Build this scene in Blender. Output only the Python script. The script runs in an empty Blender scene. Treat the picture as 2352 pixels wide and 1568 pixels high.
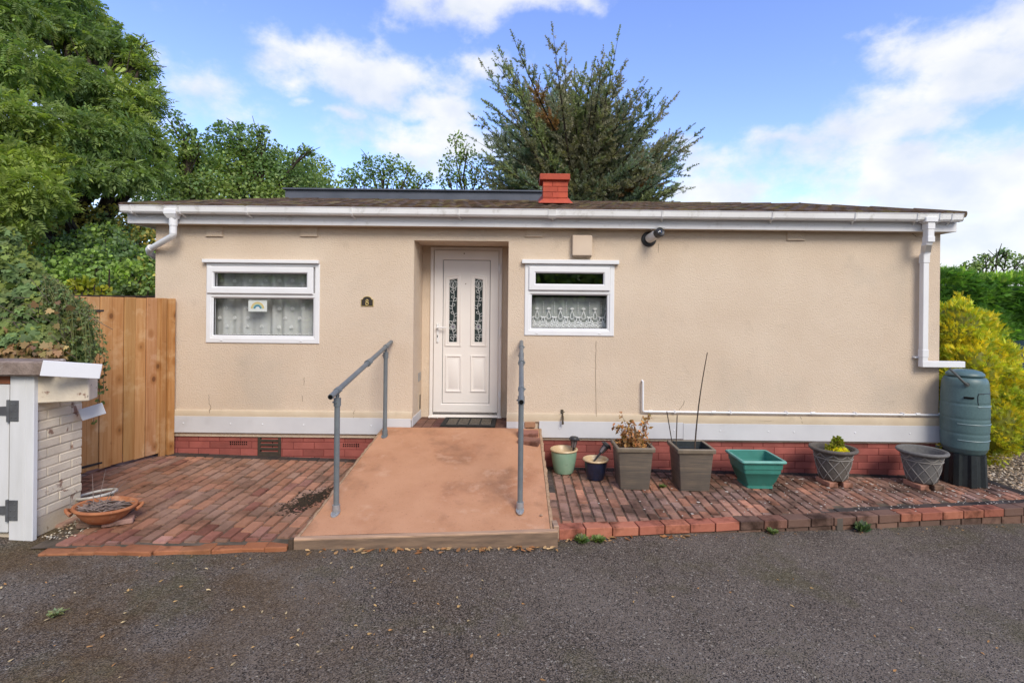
import bpy, bmesh, math, random
import numpy as np
from math import radians, sin, cos, pi, atan2
from mathutils import Vector, Matrix

C = bpy.context.scene.collection
SC = bpy.context.scene
rnd = random.Random(8)
rng = np.random.default_rng(8)

# ------------------------------------------------------------------ camera
F, CX, CY, CZ = 1180.0, 1196.0, 710.0, 1.72      # focal length and principal point of the survey picture, eye height
ROLL = radians(0.6)
cam_d = bpy.data.cameras.new('camera')
cam = bpy.data.objects.new('camera', cam_d)
C.objects.link(cam)
cam.matrix_world = Matrix.Translation((0, -6, CZ)) @ Matrix.Rotation(radians(90), 4, 'X') @ Matrix.Rotation(ROLL, 4, 'Z')
cam_d.sensor_width = 36
cam_d.lens = 36 * F / 2352
cam_d.shift_x = -(CX - 1176) / 2352
cam_d.shift_y = -(784 - CY) / 2352
cam_d.clip_end = 2000
SC.camera = cam

# ------------------------------------------------------------------ light
SUN_DIR = Vector((0.40, -0.85, 0.80)).normalized()
SUN_STRENGTH, SUN_ANGLE = 2.3, 28
SKY_STRENGTH, EXPOSURE = 0.10, 0.50
sd = bpy.data.lights.new('sun', 'SUN')
sd.energy = SUN_STRENGTH
sd.angle = radians(SUN_ANGLE)
sd.color = (1.0, 0.92, 0.80)
so = bpy.data.objects.new('sun', sd)
C.objects.link(so)
so.rotation_euler = SUN_DIR.to_track_quat('Z', 'Y').to_euler()
so.location = (5, -12, 14)
SC.view_settings.view_transform = 'Standard'
SC.view_settings.look = 'None'
SC.view_settings.gamma = 1
SC.view_settings.exposure = EXPOSURE

world = bpy.data.worlds.new('World')
SC.world = world
world.use_nodes = True
wt = world.node_tree
wt.nodes.clear()
def wn(t, **k):
    n = wt.nodes.new(t)
    for a, b in k.items(): setattr(n, a, b)
    return n
wl = wt.links.new
sky = wn('ShaderNodeTexSky', sky_type='NISHITA', sun_disc=False)
sky.sun_elevation = math.asin(SUN_DIR.z)
sky.sun_rotation = atan2(SUN_DIR.x, SUN_DIR.y)
sky.air_density = 1.0; sky.dust_density = 0.3; sky.ozone_density = 2.5
hs = wn('ShaderNodeHueSaturation')
hs.inputs['Hue'].default_value = 0.519; hs.inputs['Saturation'].default_value = 1.10; hs.inputs['Value'].default_value = 2.25
wl(sky.outputs[0], hs.inputs['Color'])
tcw = wn('ShaderNodeTexCoord')
def wmath(op, a, b=None, c=None, clamp=False):
    n = wn('ShaderNodeMath', operation=op); n.use_clamp = clamp
    for i, v in enumerate((a, b, c)):
        if v is None: continue
        if isinstance(v, (int, float)): n.inputs[i].default_value = v
        else: wl(v, n.inputs[i])
    return n.outputs[0]
def wvec(op, a, b):
    n = wn('ShaderNodeVectorMath', operation=op)
    for i, v in enumerate((a, b)):
        if isinstance(v, (tuple, list)): n.inputs[i].default_value = v
        else: wl(v, n.inputs[i])
    return n
dirv = tcw.outputs['Generated']
# streaky noise on the sky directions (clouds are flattened: heights count more than bearings)
sc1 = wvec('MULTIPLY', dirv, (2.7, 2.7, 3.8)).outputs[0]
n1 = wn('ShaderNodeTexNoise'); n1.inputs['Scale'].default_value = 2.2; n1.inputs['Detail'].default_value = 9; n1.inputs['Roughness'].default_value = 0.6; n1.inputs['Distortion'].default_value = 0.0
wl(sc1, n1.inputs['Vector'])
warp = wn('ShaderNodeTexNoise'); warp.inputs['Scale'].default_value = 3.0; warp.inputs['Detail'].default_value = 5
wl(sc1, warp.inputs['Vector'])
wv = wvec('SUBTRACT', warp.outputs['Color'], (0.5, 0.5, 0.5)).outputs[0]
wv = wvec('MULTIPLY', wv, (0.16, 0.16, 0.13)).outputs[0]
dw = wvec('ADD', dirv, wv).outputs[0]
# cloud banks: bearing direction, size across, size upwards, weight
BANKS = [((-0.40, 1, .50), .16, .055, 1.0), ((-0.29, 1, .45), .12, .05, 1.0), ((-0.44, 1, .46), .12, .04, .9), ((-0.10, 1, .47), .16, .055, .85),
         ((-0.22, 1, .30), .14, .04, .9), ((-0.10, 1, .33), .20, .05, 1.0), ((-0.16, 1, .40), .12, .03, .8), ((-0.13, 1, .60), .16, .05, 1.0), ((-0.05, 1, .60), .14, .04, 1.0), ((.04, 1, .61), .24, .04, .85), ((.30, 1, .34), .14, .03, .6), ((.27, 1, .58), .16, .03, .5),
         ((.70, 1, .36), .20, .07, .9), ((.50, 1, .315), .20, .05, .95), ((.86, 1, .44), .26, .07, .9), ((.66, 1, .52), .14, .03, .7), ((.95, 1, .55), .22, .06, .9),
         ((.42, 1, .22), .30, .06, 1.05), ((.75, 1, .26), .42, .085, 1.1), ((.8, 1, .12), .8, .14, 1.3), ((-.33, 1, .16), .35, .07, .5),
         ((-1.0, 1, .3), .45, .35, .9), ((-.445, 1, .405), .05, .02, .8), ((-.34, 1, .36), .06, .018, .8)]
tot = None
for d, sx, sz, wgt in BANKS:
    L = math.sqrt(d[0] ** 2 + 1 + d[2] ** 2)
    dd = tuple(v / L for v in d)
    df = wvec('SUBTRACT', dw, dd).outputs[0]
    df = wvec('MULTIPLY', df, (1 / sx, 1 / sx, 1 / sz)).outputs[0]
    ln = wn('ShaderNodeVectorMath', operation='LENGTH'); wl(df, ln.inputs[0])
    m = wmath('MULTIPLY_ADD', ln.outputs['Value'], -1 / 1.6, 1.0, True)
    m = wmath('MULTIPLY', m, wgt)
    tot = m if tot is None else wmath('MAXIMUM', tot, m)
# unseen cloud cover added behind the viewer for soft front light
sep = wn('ShaderNodeSeparateXYZ'); wl(dirv, sep.inputs[0])
back = wmath('MULTIPLY_ADD', sep.outputs['Y'], -1.2, 0.1, True)
tot = wmath('MAXIMUM', tot, back)
den = wmath('MULTIPLY_ADD', n1.outputs['Fac'], 2.3, -1.36)
den = wmath('ADD', den, tot)
mr = wn('ShaderNodeMapRange'); mr.interpolation_type = 'SMOOTHSTEP'
mr.inputs['From Min'].default_value = 0.16; mr.inputs['From Max'].default_value = 0.74
mr.inputs['To Max'].default_value = 0.93
wl(den, mr.inputs['Value'])
mx = wn('ShaderNodeMix', data_type='RGBA')
wl(mr.outputs[0], mx.inputs['Factor']); wl(hs.outputs[0], mx.inputs['A'])
n2 = wn('ShaderNodeTexNoise'); n2.inputs['Scale'].default_value = 3.4; n2.inputs['Detail'].default_value = 6
wl(sc1, n2.inputs['Vector'])
m2 = wn('ShaderNodeMapRange'); m2.inputs['From Min'].default_value = .36; m2.inputs['From Max'].default_value = .60; wl(n2.outputs['Fac'], m2.inputs['Value'])
cc = wn('ShaderNodeMix', data_type='RGBA'); wl(m2.outputs[0], cc.inputs['Factor'])      # thinner, bluer and thicker, whiter cloud
cc.inputs['A'].default_value = (5.6, 6.0, 6.7, 1); cc.inputs['B'].default_value = (7.3, 7.3, 7.3, 1)
wl(cc.outputs['Result'], mx.inputs['B'])
bg = wn('ShaderNodeBackground'); bg.inputs['Strength'].default_value = SKY_STRENGTH
wl(mx.outputs['Result'], bg.inputs['Color'])
wo = wn('ShaderNodeOutputWorld'); wl(bg.outputs[0], wo.inputs['Surface'])

# ------------------------------------------------------------------ helpers
def P(x, y, D):
    """point seen at (x, y) of the survey picture, D metres in front of the eye"""
    dx, dy = x - CX, y - CY
    a = dx * cos(ROLL) + dy * sin(ROLL)
    b = -dx * sin(ROLL) + dy * cos(ROLL)
    return Vector((a / F * D, D - 6, CZ - b / F * D))
def RC(x0, y0, x1, y1, D):
    p = [P(x0, y0, D), P(x1, y0, D), P(x0, y1, D), P(x1, y1, D)]
    return ((p[0].x + p[2].x) / 2, (p[1].x + p[3].x) / 2, (p[2].z + p[3].z) / 2, (p[0].z + p[1].z) / 2)   # x0 x1 z0 z1
def lin(r, g, b, k=1.0):
    return tuple(min(1.0, k * (((c / 255 + .055) / 1.055) ** 2.4 if c > 10 else c / 255 / 12.92)) for c in (r, g, b))
W1 = (1, 1, 1)
ORG = {}
class MB:
    def __init__(s): s.v = []; s.f = []; s.c = []
    def add(s, vs, fs, col=W1):
        o = len(s.v)
        s.v += [tuple(p) for p in vs]
        for f in fs: s.f.append(tuple(i + o for i in f)); s.c.append(col)
    def box(s, x0, x1, y0, y1, z0, z1, col=W1):
        s.add([(x0,y0,z0),(x1,y0,z0),(x1,y1,z0),(x0,y1,z0),(x0,y0,z1),(x1,y0,z1),(x1,y1,z1),(x0,y1,z1)],
              [(3,2,1,0),(4,5,6,7),(0,1,5,4),(1,2,6,5),(2,3,7,6),(3,0,4,7)], col)
    def cbox(s, M4, hx, hy, hz, c, col=W1, edge=1.0):
        """box with chamfered edges, half sizes hx hy hz, placed by matrix"""
        vs, fs = [], []
        idx = {}
        for sx in (-1, 1):
            for sy in (-1, 1):
                for sz in (-1, 1):
                    for ax in range(3):
                        p = [sx * (hx - c), sy * (hy - c), sz * (hz - c)]
                        p[ax] = (sx * hx, sy * hy, sz * hz)[ax]
                        idx[(sx, sy, sz, ax)] = len(vs)
                        vs.append(M4 @ Vector(p))
        I = idx
        for sgn in (-1, 1):
            fs.append([I[(sgn,-1,-1,0)], I[(sgn,1,-1,0)], I[(sgn,1,1,0)], I[(sgn,-1,1,0)]][::sgn])
            fs.append([I[(-1,sgn,-1,1)], I[(-1,sgn,1,1)], I[(1,sgn,1,1)], I[(1,sgn,-1,1)]][::sgn])
            fs.append([I[(-1,-1,sgn,2)], I[(1,-1,sgn,2)], I[(1,1,sgn,2)], I[(-1,1,sgn,2)]][::sgn])
        for a in (-1, 1):
            for b in (-1, 1):
                k = a * b
                fs.append([I[(a,b,-1,0)], I[(a,b,-1,1)], I[(a,b,1,1)], I[(a,b,1,0)]][::k])
                fs.append([I[(a,-1,b,2)], I[(a,-1,b,0)], I[(a,1,b,0)], I[(a,1,b,2)]][::-k][::-1])
                fs.append([I[(-1,a,b,1)], I[(-1,a,b,2)], I[(1,a,b,2)], I[(1,a,b,1)]][::k])
        for sx in (-1, 1):
            for sy in (-1, 1):
                for sz in (-1, 1):
                    fs.append([I[(sx,sy,sz,0)], I[(sx,sy,sz,1)], I[(sx,sy,sz,2)]][::sx*sy*sz])
        s.add(vs, fs, col)
        if edge != 1.0:
            for q in range(6, 26): s.c[len(s.c) - 26 + q] = tuple(v * edge for v in col)
    def bx(s, x0, x1, y0, y1, z0, z1, c=.003, col=W1):
        s.cbox(Matrix.Translation(((x0+x1)/2, (y0+y1)/2, (z0+z1)/2)), abs(x1-x0)/2, abs(y1-y0)/2, abs(z1-z0)/2, c, col)
    def tube(s, pts, r, n=10, col=W1, cap=True):
        pts = [Vector(p) for p in pts]
        rs = r if isinstance(r, (list, tuple)) else [r] * len(pts)
        vs, fs = [], []
        t0 = (pts[1] - pts[0]).normalized()
        up = Vector((0, 0, 1)) if abs(t0.z) < .9 else Vector((1, 0, 0))
        side = t0.cross(up).normalized()
        for i, p in enumerate(pts):
            t = (pts[min(i + 1, len(pts) - 1)] - pts[max(i - 1, 0)]).normalized()
            side = (side - t * side.dot(t)).normalized()
            b = t.cross(side)
            for k in range(n):
                a = 2 * pi * k / n
                vs.append(p + (side * cos(a) + b * sin(a)) * rs[i])
        for i in range(len(pts) - 1):
            for k in range(n):
                a, b = i * n + k, i * n + (k + 1) % n
                fs.append((a, b, b + n, a + n))
        if cap:
            fs.append(tuple(range(n))[::-1]); fs.append(tuple(range((len(pts) - 1) * n, len(pts) * n)))
        s.add(vs, fs, col)
    def lathe(s, prof, n=32, c=(0, 0, 0), col=W1, mat=None, cap=True):
        vs, fs = [], []
        for r, z in prof:
            for k in range(n):
                a = 2 * pi * k / n
                p = Vector((r * cos(a), r * sin(a), z))
                vs.append((mat @ p) if mat else p + Vector(c))
        for i in range(len(prof) - 1):
            for k in range(n):
                a, b = i * n + k, i * n + (k + 1) % n
                fs.append((a, b, b + n, a + n))
        if cap and prof[0][0] > 1e-4: fs.append(tuple(range(n))[::-1])
        if cap and prof[-1][0] > 1e-4: fs.append(tuple(range((len(prof) - 1) * n, len(prof) * n)))
        s.add(vs, fs, col)
    def loops(s, ls, closed=True, col=W1, cap0=False, cap1=False):
        n = len(ls[0]); vs = [p for l in ls for p in l]; fs = []
        for i in range(len(ls) - 1):
            for k in range(n if closed else n - 1):
                a, b = i * n + k, i * n + (k + 1) % n
                fs.append((a, b, b + n, a + n))
        if cap0: fs.append(tuple(range(n))[::-1])
        if cap1: fs.append(tuple(range((len(ls) - 1) * n, len(ls) * n)))
        s.add(vs, fs, col)
    def ring(s, O, I, yb, yf, ch, ich=None, col=W1):
        """frame in the XZ plane: O, I are (x0,x1,z0,z1); yf is the front (smaller y)"""
        ich = ch if ich is None else ich
        def lp(R, g, y): return [(R[0]-g, y, R[2]-g), (R[1]+g, y, R[2]-g), (R[1]+g, y, R[3]+g), (R[0]-g, y, R[3]+g)]
        s.loops([lp(O, 0, yb), lp(O, 0, yf + ch), lp(O, -ch, yf), lp(I, ich, yf), lp(I, 0, yf + ich), lp(I, 0, yb)], col=col)
    def pring(s, poly, steps, col=W1, fill=False):
        """moulding round a convex polygon of (x,z): steps = [(inset, y), ...]"""
        ls = [[(x, y, z) for x, z in inset(poly, g)] for g, y in steps]
        s.loops(ls, col=col, cap1=fill)
    def build(s, name, mat, parent=None, org=None, smooth=True, ang=35, fix=True):
        me = bpy.data.meshes.new(name)
        off = Vector(org) if org is not None else (ORG.get(parent.name, Vector()) if parent else Vector())
        me.from_pydata([tuple(Vector(p) - off) for p in s.v], [], s.f)
        at = me.attributes.new('tint', 'FLOAT_COLOR', 'CORNER')
        cols = []
        for f, c in zip(s.f, s.c): cols += [c[0], c[1], c[2], 1.0] * len(f)
        at.data.foreach_set('color', cols)
        if smooth:
            me.polygons.foreach_set('use_smooth', [True] * len(s.f))
            me.set_sharp_from_angle(angle=radians(ang))
        if fix and len(s.f) < 40000:
            bm = bmesh.new(); bm.from_mesh(me); bmesh.ops.recalc_face_normals(bm, faces=bm.faces); bm.to_mesh(me); bm.free()
        me.update()
        o = bpy.data.objects.new(name, me)
        C.objects.link(o)
        if mat: me.materials.append(mat)
        if parent: o.parent = parent
        if org is not None and not parent: o.location = off
        ORG[o.name] = off
        return o
def inset(poly, g):
    n = len(poly); out = []
    ar = sum(poly[i][0] * poly[(i+1) % n][1] - poly[(i+1) % n][0] * poly[i][1] for i in range(n))
    sg = 1 if ar > 0 else -1
    for i in range(n):
        p0, p1, p2 = Vector(poly[i-1]), Vector(poly[i]), Vector(poly[(i+1) % n])
        e1, e2 = (p1 - p0).normalized(), (p2 - p1).normalized()
        n1, n2 = Vector((-e1.y, e1.x)) * sg, Vector((-e2.y, e2.x)) * sg
        m = (n1 + n2).normalized()
        out.append(tuple(p1 + m * (g / max(.3, m.dot(n1)))))
    return out
def thing(name, label, cat, loc=(0, 0, 0), group=None):
    o = bpy.data.objects.new(name, None)
    C.objects.link(o)
    o.location = loc; o.empty_display_size = .1
    o['label'] = label; o['category'] = cat
    if group: o['group'] = group
    ORG[o.name] = Vector(loc)
    return o
def tag(o, label, cat, group=None, kind=None):
    o['label'] = label; o['category'] = cat
    if group: o['group'] = group
    if kind: o['kind'] = kind
    return o
def struct(o):
    o['kind'] = 'structure'
    return o
def dup(root, loc, label, group=None):
    r = root.copy(); C.objects.link(r); r.location = loc; r['label'] = label
    if group: r['group'] = group
    for ch in list(root.children):
        c = ch.copy(); C.objects.link(c); c.parent = r
        for g in list(ch.children):
            d = g.copy(); C.objects.link(d); d.parent = c
    return r

# ------------------------------------------------------------------ materials
def mat(name, col, col2=None, nscale=6, detail=5, rough=.6, spec=.4, metal=0, bump=0, bscale=120, bdist=.004, bump2=0, b2scale=20,
        tint=False, contrast=(.35, .65), stain=None, sscale=1.5, sth=(.55, .75), stretch=None, voro=0, rough2=None, coat=0, knots=False):
    m = bpy.data.materials.new(name); m.use_nodes = True
    t = m.node_tree; N = t.nodes; L = t.links.new
    b = N['Principled BSDF']
    b.inputs['Roughness'].default_value = rough; b.inputs['Specular IOR Level'].default_value = spec; b.inputs['Metallic'].default_value = metal
    b.inputs['Coat Weight'].default_value = coat
    tc = N.new('ShaderNodeTexCoord'); vec = tc.outputs['Object']
    if stretch:
        mp = N.new('ShaderNodeMapping'); mp.inputs['Scale'].default_value = stretch; L(vec, mp.inputs['Vector']); vec = mp.outputs[0]
    def noise(sc, de=5, v=None, ro=.55):
        n = N.new('ShaderNodeTexNoise'); n.inputs['Scale'].default_value = sc; n.inputs['Detail'].default_value = de; n.inputs['Roughness'].default_value = ro
        L(v if v is not None else vec, n.inputs['Vector']); return n.outputs['Fac']
    def ramp(f, lo, hi):
        r = N.new('ShaderNodeMapRange'); r.inputs['From Min'].default_value = lo; r.inputs['From Max'].default_value = hi; L(f, r.inputs['Value']); return r.outputs[0]
    def mix(f, a, c, mode='MIX'):
        n = N.new('ShaderNodeMix'); n.data_type = 'RGBA'; n.blend_type = mode
        for v, k in ((f, 'Factor'), (a, 'A'), (c, 'B')):
            if isinstance(v, (int, float)): n.inputs[k].default_value = v
            elif isinstance(v, tuple): n.inputs[k].default_value = (*v[:3], 1)
            else: L(v, n.inputs[k])
        return n.outputs['Result']
    out = col
    if col2: out = mix(ramp(noise(nscale, detail), *contrast), col, col2)
    if stain:
        for st in (stain if isinstance(stain, list) else [stain]):
            c3, ss, lo, hi, am = st
            f = ramp(noise(ss, 6, tc.outputs['Object'], .62), lo, hi)
            mm = N.new('ShaderNodeMath'); mm.operation = 'MULTIPLY'; mm.inputs[1].default_value = am; mm.use_clamp = True; L(f, mm.inputs[0])
            out = mix(mm.outputs[0], out, c3)
    if knots:
        mk = N.new('ShaderNodeMapping'); mk.inputs['Scale'].default_value = (5, 5, 3.4); L(tc.outputs['Object'], mk.inputs['Vector'])
        vk = N.new('ShaderNodeTexVoronoi'); vk.inputs['Scale'].default_value = 1.15; L(mk.outputs[0], vk.inputs['Vector'])
        for hi_, c3 in ((.30, (.36, .16, .05)), (.15, (.13, .05, .018))):
            r_ = N.new('ShaderNodeMapRange'); r_.inputs['From Min'].default_value = hi_; r_.inputs['From Max'].default_value = hi_ * .6; r_.inputs['To Max'].default_value = .8; L(vk.outputs['Distance'], r_.inputs['Value'])
            out = mix(r_.outputs[0], out, c3)
    if tint:
        a = N.new('ShaderNodeAttribute'); a.attribute_name = 'tint'
        out = mix(1.0, out, a.outputs['Color'], 'MULTIPLY')
    if isinstance(out, tuple): b.inputs['Base Color'].default_value = (*out[:3], 1)
    else: L(out, b.inputs['Base Color'])
    nrm = None
    for st, sc, kind in ((bump, bscale, voro), (bump2, b2scale, 0)):
        if st:
            bn = N.new('ShaderNodeBump'); bn.inputs['Strength'].default_value = st; bn.inputs['Distance'].default_value = bdist
            if kind:
                v = N.new('ShaderNodeTexVoronoi'); v.feature = 'SMOOTH_F1'; v.inputs['Scale'].default_value = sc; L(vec, v.inputs['Vector']); L(v.outputs['Distance'], bn.inputs['Height'])
            else: L(noise(sc, 4), bn.inputs['Height'])
            if nrm: L(nrm, bn.inputs['Normal'])
            nrm = bn.outputs[0]
    if nrm: L(nrm, b.inputs['Normal'])
    if rough2 is not None:
        r = ramp(noise(nscale * 1.7), .3, .7)
        q = N.new('ShaderNodeMapRange'); q.inputs['To Min'].default_value = rough; q.inputs['To Max'].default_value = rough2; L(r, q.inputs['Value']); L(q.outputs[0], b.inputs['Roughness'])
    m['_n'] = 0
    return m
def leaf_mat(name, col, trans=.35, rough=.5, spec=.3):
    m = bpy.data.materials.new(name); m.use_nodes = True
    t = m.node_tree; N = t.nodes; L = t.links.new
    b = N['Principled BSDF']; b.inputs['Roughness'].default_value = rough; b.inputs['Specular IOR Level'].default_value = spec
    a = N.new('ShaderNodeAttribute'); a.attribute_name = 'tint'
    mx = N.new('ShaderNodeMix'); mx.data_type = 'RGBA'; mx.blend_type = 'MULTIPLY'; mx.inputs['Factor'].default_value = 1
    mx.inputs['A'].default_value = (*col, 1); L(a.outputs['Color'], mx.inputs['B']); L(mx.outputs['Result'], b.inputs['Base Color'])
    tr = N.new('ShaderNodeBsdfTranslucent')
    hv = N.new('ShaderNodeMix'); hv.data_type = 'RGBA'; hv.blend_type = 'MULTIPLY'; hv.inputs['Factor'].default_value = 1
    L(mx.outputs['Result'], hv.inputs['A']); hv.inputs['B'].default_value = (1.1, 1.2, .5, 1); L(hv.outputs['Result'], tr.inputs['Color'])
    ms = N.new('ShaderNodeMixShader'); ms.inputs[0].default_value = trans
    L(b.outputs[0], ms.inputs[1]); L(tr.outputs[0], ms.inputs[2]); L(ms.outputs[0], N['Material Output'].inputs['Surface'])
    return m
def glass_mat(name, tintc=(1, 1, 1), gl=.02):
    m = bpy.data.materials.new(name); m.use_nodes = True
    t = m.node_tree; N = t.nodes; L = t.links.new
    lw = N.new('ShaderNodeLayerWeight'); lw.inputs['Blend'].default_value = .5
    pw = N.new('ShaderNodeMath'); pw.operation = 'POWER'; pw.inputs[1].default_value = 4; L(lw.outputs['Facing'], pw.inputs[0])
    fr = N.new('ShaderNodeMath'); fr.operation = 'MULTIPLY_ADD'; fr.inputs[1].default_value = .75; fr.inputs[2].default_value = .15; L(pw.outputs[0], fr.inputs[0])
    tr = N.new('ShaderNodeBsdfTransparent'); tr.inputs['Color'].default_value = (*tintc, 1)
    g = N.new('ShaderNodeBsdfGlossy'); g.inputs['Roughness'].default_value = gl; g.inputs['Color'].default_value = (1, 1, 1, 1)
    ms = N.new('ShaderNodeMixShader'); L(fr.outputs[0], ms.inputs[0]); L(tr.outputs[0], ms.inputs[1]); L(g.outputs[0], ms.inputs[2])
    L(ms.outputs[0], N['Material Output'].inputs['Surface'])
    return m
def net_mat(name, col, solid):
    m = bpy.data.materials.new(name); m.use_nodes = True
    t = m.node_tree; N = t.nodes; L = t.links.new
    b = N['Principled BSDF']; b.inputs['Base Color'].default_value = (*col, 1); b.inputs['Roughness'].default_value = .9; b.inputs['Specular IOR Level'].default_value = .1
    tr = N.new('ShaderNodeBsdfTransparent')
    ms = N.new('ShaderNodeMixShader'); ms.inputs[0].default_value = solid
    L(tr.outputs[0], ms.inputs[1]); L(b.outputs[0], ms.inputs[2]); L(ms.outputs[0], N['Material Output'].inputs['Surface'])
    return m

m_render = mat('cream_render', (.62, .497, .38), (.67, .55, .43), nscale=1.3, rough=.9, spec=.15, bump=.75, bscale=62, bdist=.010, bump2=.6, b2scale=150,
               stain=[((.50, .43, .35), .8, .52, .72, .6), ((.42, .34, .26), 3.5, .60, .78, .4), ((.36, .28, .20), 95, .60, .74, .35), ((.74, .62, .50), 70, .60, .74, .5)])
m_ledge = mat('cream_ledge', (.60, .50, .37), (.54, .44, .32), nscale=4, rough=.85, spec=.15, bump=.35, bscale=60, stain=[((.35, .29, .2), 5, .58, .75, .45)])
m_upvc = mat('white_plastic', (.76, .76, .77), (.72, .72, .73), nscale=3, rough=.35, spec=.45)
m_fascia = mat('white_fascia', (.74, .74, .76), (.66, .65, .66), nscale=1.2, rough=.42, spec=.4, stretch=(.6, 1, 3), stain=[((.40, .37, .33), 9, .58, .74, .5), ((.30, .28, .25), 40, .64, .72, .4)])
m_gutter = mat('white_gutter', (.78, .78, .78), (.70, .69, .68), nscale=2, rough=.4, spec=.4, stretch=(1, 1, 1), stain=[((.38, .36, .31), 10, .56, .74, .6), ((.2, .19, .17), 45, .65, .72, .5)])
m_door = mat('white_door', (.78, .74, .71), (.74, .70, .68), nscale=2, rough=.35, spec=.45)
m_skirt = mat('grey_white_board', (.60, .60, .615), (.54, .54, .56), nscale=2, rough=.5, spec=.35, bump=.05, bscale=300, stain=[((.40, .39, .37), 4, .6, .78, .3)])
m_plinth = mat('red_painted_brick', (.34, .10, .082), (.275, .08, .066), nscale=7, rough=.7, spec=.3, bump=.6, bscale=90, bdist=.004, tint=True, stain=[((.45, .25, .2), 18, .68, .8, .5), ((.10, .05, .04), 5, .6, .8, .5)])
m_plinthj = mat('red_painted_mortar', (.20, .042, .034), (.15, .034, .03), nscale=9, rough=.85)
m_chim = mat('orange_brick', (.48, .095, .05), (.40, .075, .045), nscale=9, rough=.75, spec=.25, bump=.6, bscale=80, tint=True, stain=[((.5, .28, .2), 14, .66, .78, .4)])
m_tile = mat('roof_tile', (.12, .075, .05), (.07, .05, .035), nscale=6, rough=.9, spec=.15, bump=.8, bscale=40, bdist=.01, tint=True, stain=[((.17, .15, .06), 3.5, .52, .66, .7), ((.33, .31, .2), 9, .66, .74, .7)])
m_felt = mat('grey_roof_board', (.10, .11, .14), (.075, .085, .11), nscale=3, rough=.6, spec=.3)
m_black = mat('black_plastic', (.018, .018, .02), (.03, .03, .032), nscale=12, rough=.45, spec=.45)
m_dark = mat('dark_hole', (.008, .008, .008), rough=.9, spec=.1)
m_inner = mat('room_wall', (.16, .16, .15), rough=.9, spec=.1)
m_steel = mat('grey_painted_steel', (.155, .175, .185), (.125, .14, .15), nscale=9, rough=.45, spec=.5, bump=.08, bscale=90, stain=[((.3, .32, .33), 22, .66, .78, .5), ((.12, .07, .04), 16, .68, .78, .5)])
m_galv = mat('galvanised_plate', (.42, .43, .44), (.3, .31, .32), nscale=20, rough=.45, spec=.5, metal=.5)
m_ramp = mat('terracotta_ramp_paint', (.50, .265, .15), (.43, .215, .115), nscale=2.6, rough=.8, spec=.2, bump=.6, bscale=120, bdist=.004,
             stain=[((.52, .27, .16), 1.5, .5, .7, .55), ((.30, .12, .055), 2.1, .53, .74, .55), ((.22, .10, .055), 55, .60, .72, .55), ((.60, .36, .22), 80, .62, .74, .5), ((.20, .105, .06), 2.8, .54, .74, .6), ((.62, .40, .27), 4.5, .58, .72, .45)])
m_ply = mat('worn_ply_edge', (.30, .19, .11), (.42, .28, .18), nscale=26, rough=.9, spec=.15, bump=.5, bscale=60)
m_beam = mat('weathered_timber', (.23, .155, .105), (.145, .10, .072), nscale=7, rough=.85, spec=.2, stretch=(.35, 6, 6), bump=.35, bscale=22, tint=True)
m_fence = mat('new_fence_timber', knots=True, col=(.52, .285, .12), col2=(.42, .20, .072), nscale=4.0, rough=.75, spec=.25, stretch=(9, 9, .5), bump=.25, bscale=12, bdist=.003, tint=True, stain=[((.60, .39, .21), 4.2, .52, .66, .7), ((.26, .12, .045), 7, .64, .70, .8), ((.30, .14, .05), 3, .6, .75, .5)])
m_paver = mat('brick_paver', (.86, .80, .78), (1.0, .96, .92), nscale=14, rough=.85, spec=.2, bump=.5, bscale=70, bdist=.004, tint=True, stain=[((.60, .50, .40), 1.3, .42, .62, .6), ((.20, .17, .14), 2.3, .50, .68, .55), ((.16, .14, .12), 9, .58, .70, .6), ((1.0, .95, .9), 30, .66, .74, .35)])
m_paverl = mat('brick_paver_lichen', (.86, .80, .78), (1.0, .96, .92), nscale=14, rough=.88, spec=.2, bump=.5, bscale=70, bdist=.004, tint=True, stain=[((.58, .52, .45), 1.5, .40, .60, .75), ((.17, .155, .135), 2.0, .46, .62, .8), ((.15, .14, .12), 8, .56, .70, .65), ((1.0, .9, .8), 3.4, .60, .72, .5)])
m_kerb = mat('kerb_brick', (.90, .86, .84), (1, 1, 1), nscale=10, rough=.85, spec=.2, bump=.5, bscale=60, bdist=.005, tint=True, stain=[((.17, .14, .115), 4.5, .50, .66, .85)])
m_sand = mat('joint_sand', (.15, .115, .085), (.085, .07, .05), nscale=9, rough=.95, spec=.1, bump=.6, bscale=150)
m_stone_white = mat('lichen_spot', (.50, .44, .38), rough=.95, spec=.1)
m_peel = mat('peeling_cream_paint', (.66, .575, .45), (.57, .49, .385), nscale=8, rough=.85, spec=.2, bump=.5, bscale=60, bdist=.006, tint=True,
             stain=[((.20, .10, .07), 10, .62, .67, .85), ((.13, .11, .09), 24, .67, .71, .7)])
m_stonecap = mat('brown_coping', (.30, .235, .20), (.19, .145, .12), nscale=9, rough=.95, spec=.1, bump=.9, bscale=40, bdist=.01, stain=[((.52, .48, .43), 7, .6, .68, .85)])
m_gatepaint = mat('white_gate_paint', (.66, .66, .66), (.58, .58, .57), nscale=3, rough=.55, spec=.35, bump=.15, bscale=40, stretch=(3, 3, .5))
m_hinge = mat('grey_hinge', (.14, .145, .15), (.10, .10, .105), nscale=12, rough=.5, spec=.4, metal=.3)
m_brown = mat('dark_brown_timber', (.055, .038, .03), (.04, .028, .024), nscale=5, rough=.8, spec=.2)
m_terra = mat('terracotta_clay', (.42, .17, .075), (.34, .125, .055), nscale=11, rough=.8, spec=.25, bump=.3, bscale=60, stain=[((.55, .38, .26), 9, .6, .72, .5), ((.14, .07, .045), 6, .6, .75, .5)])
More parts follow.
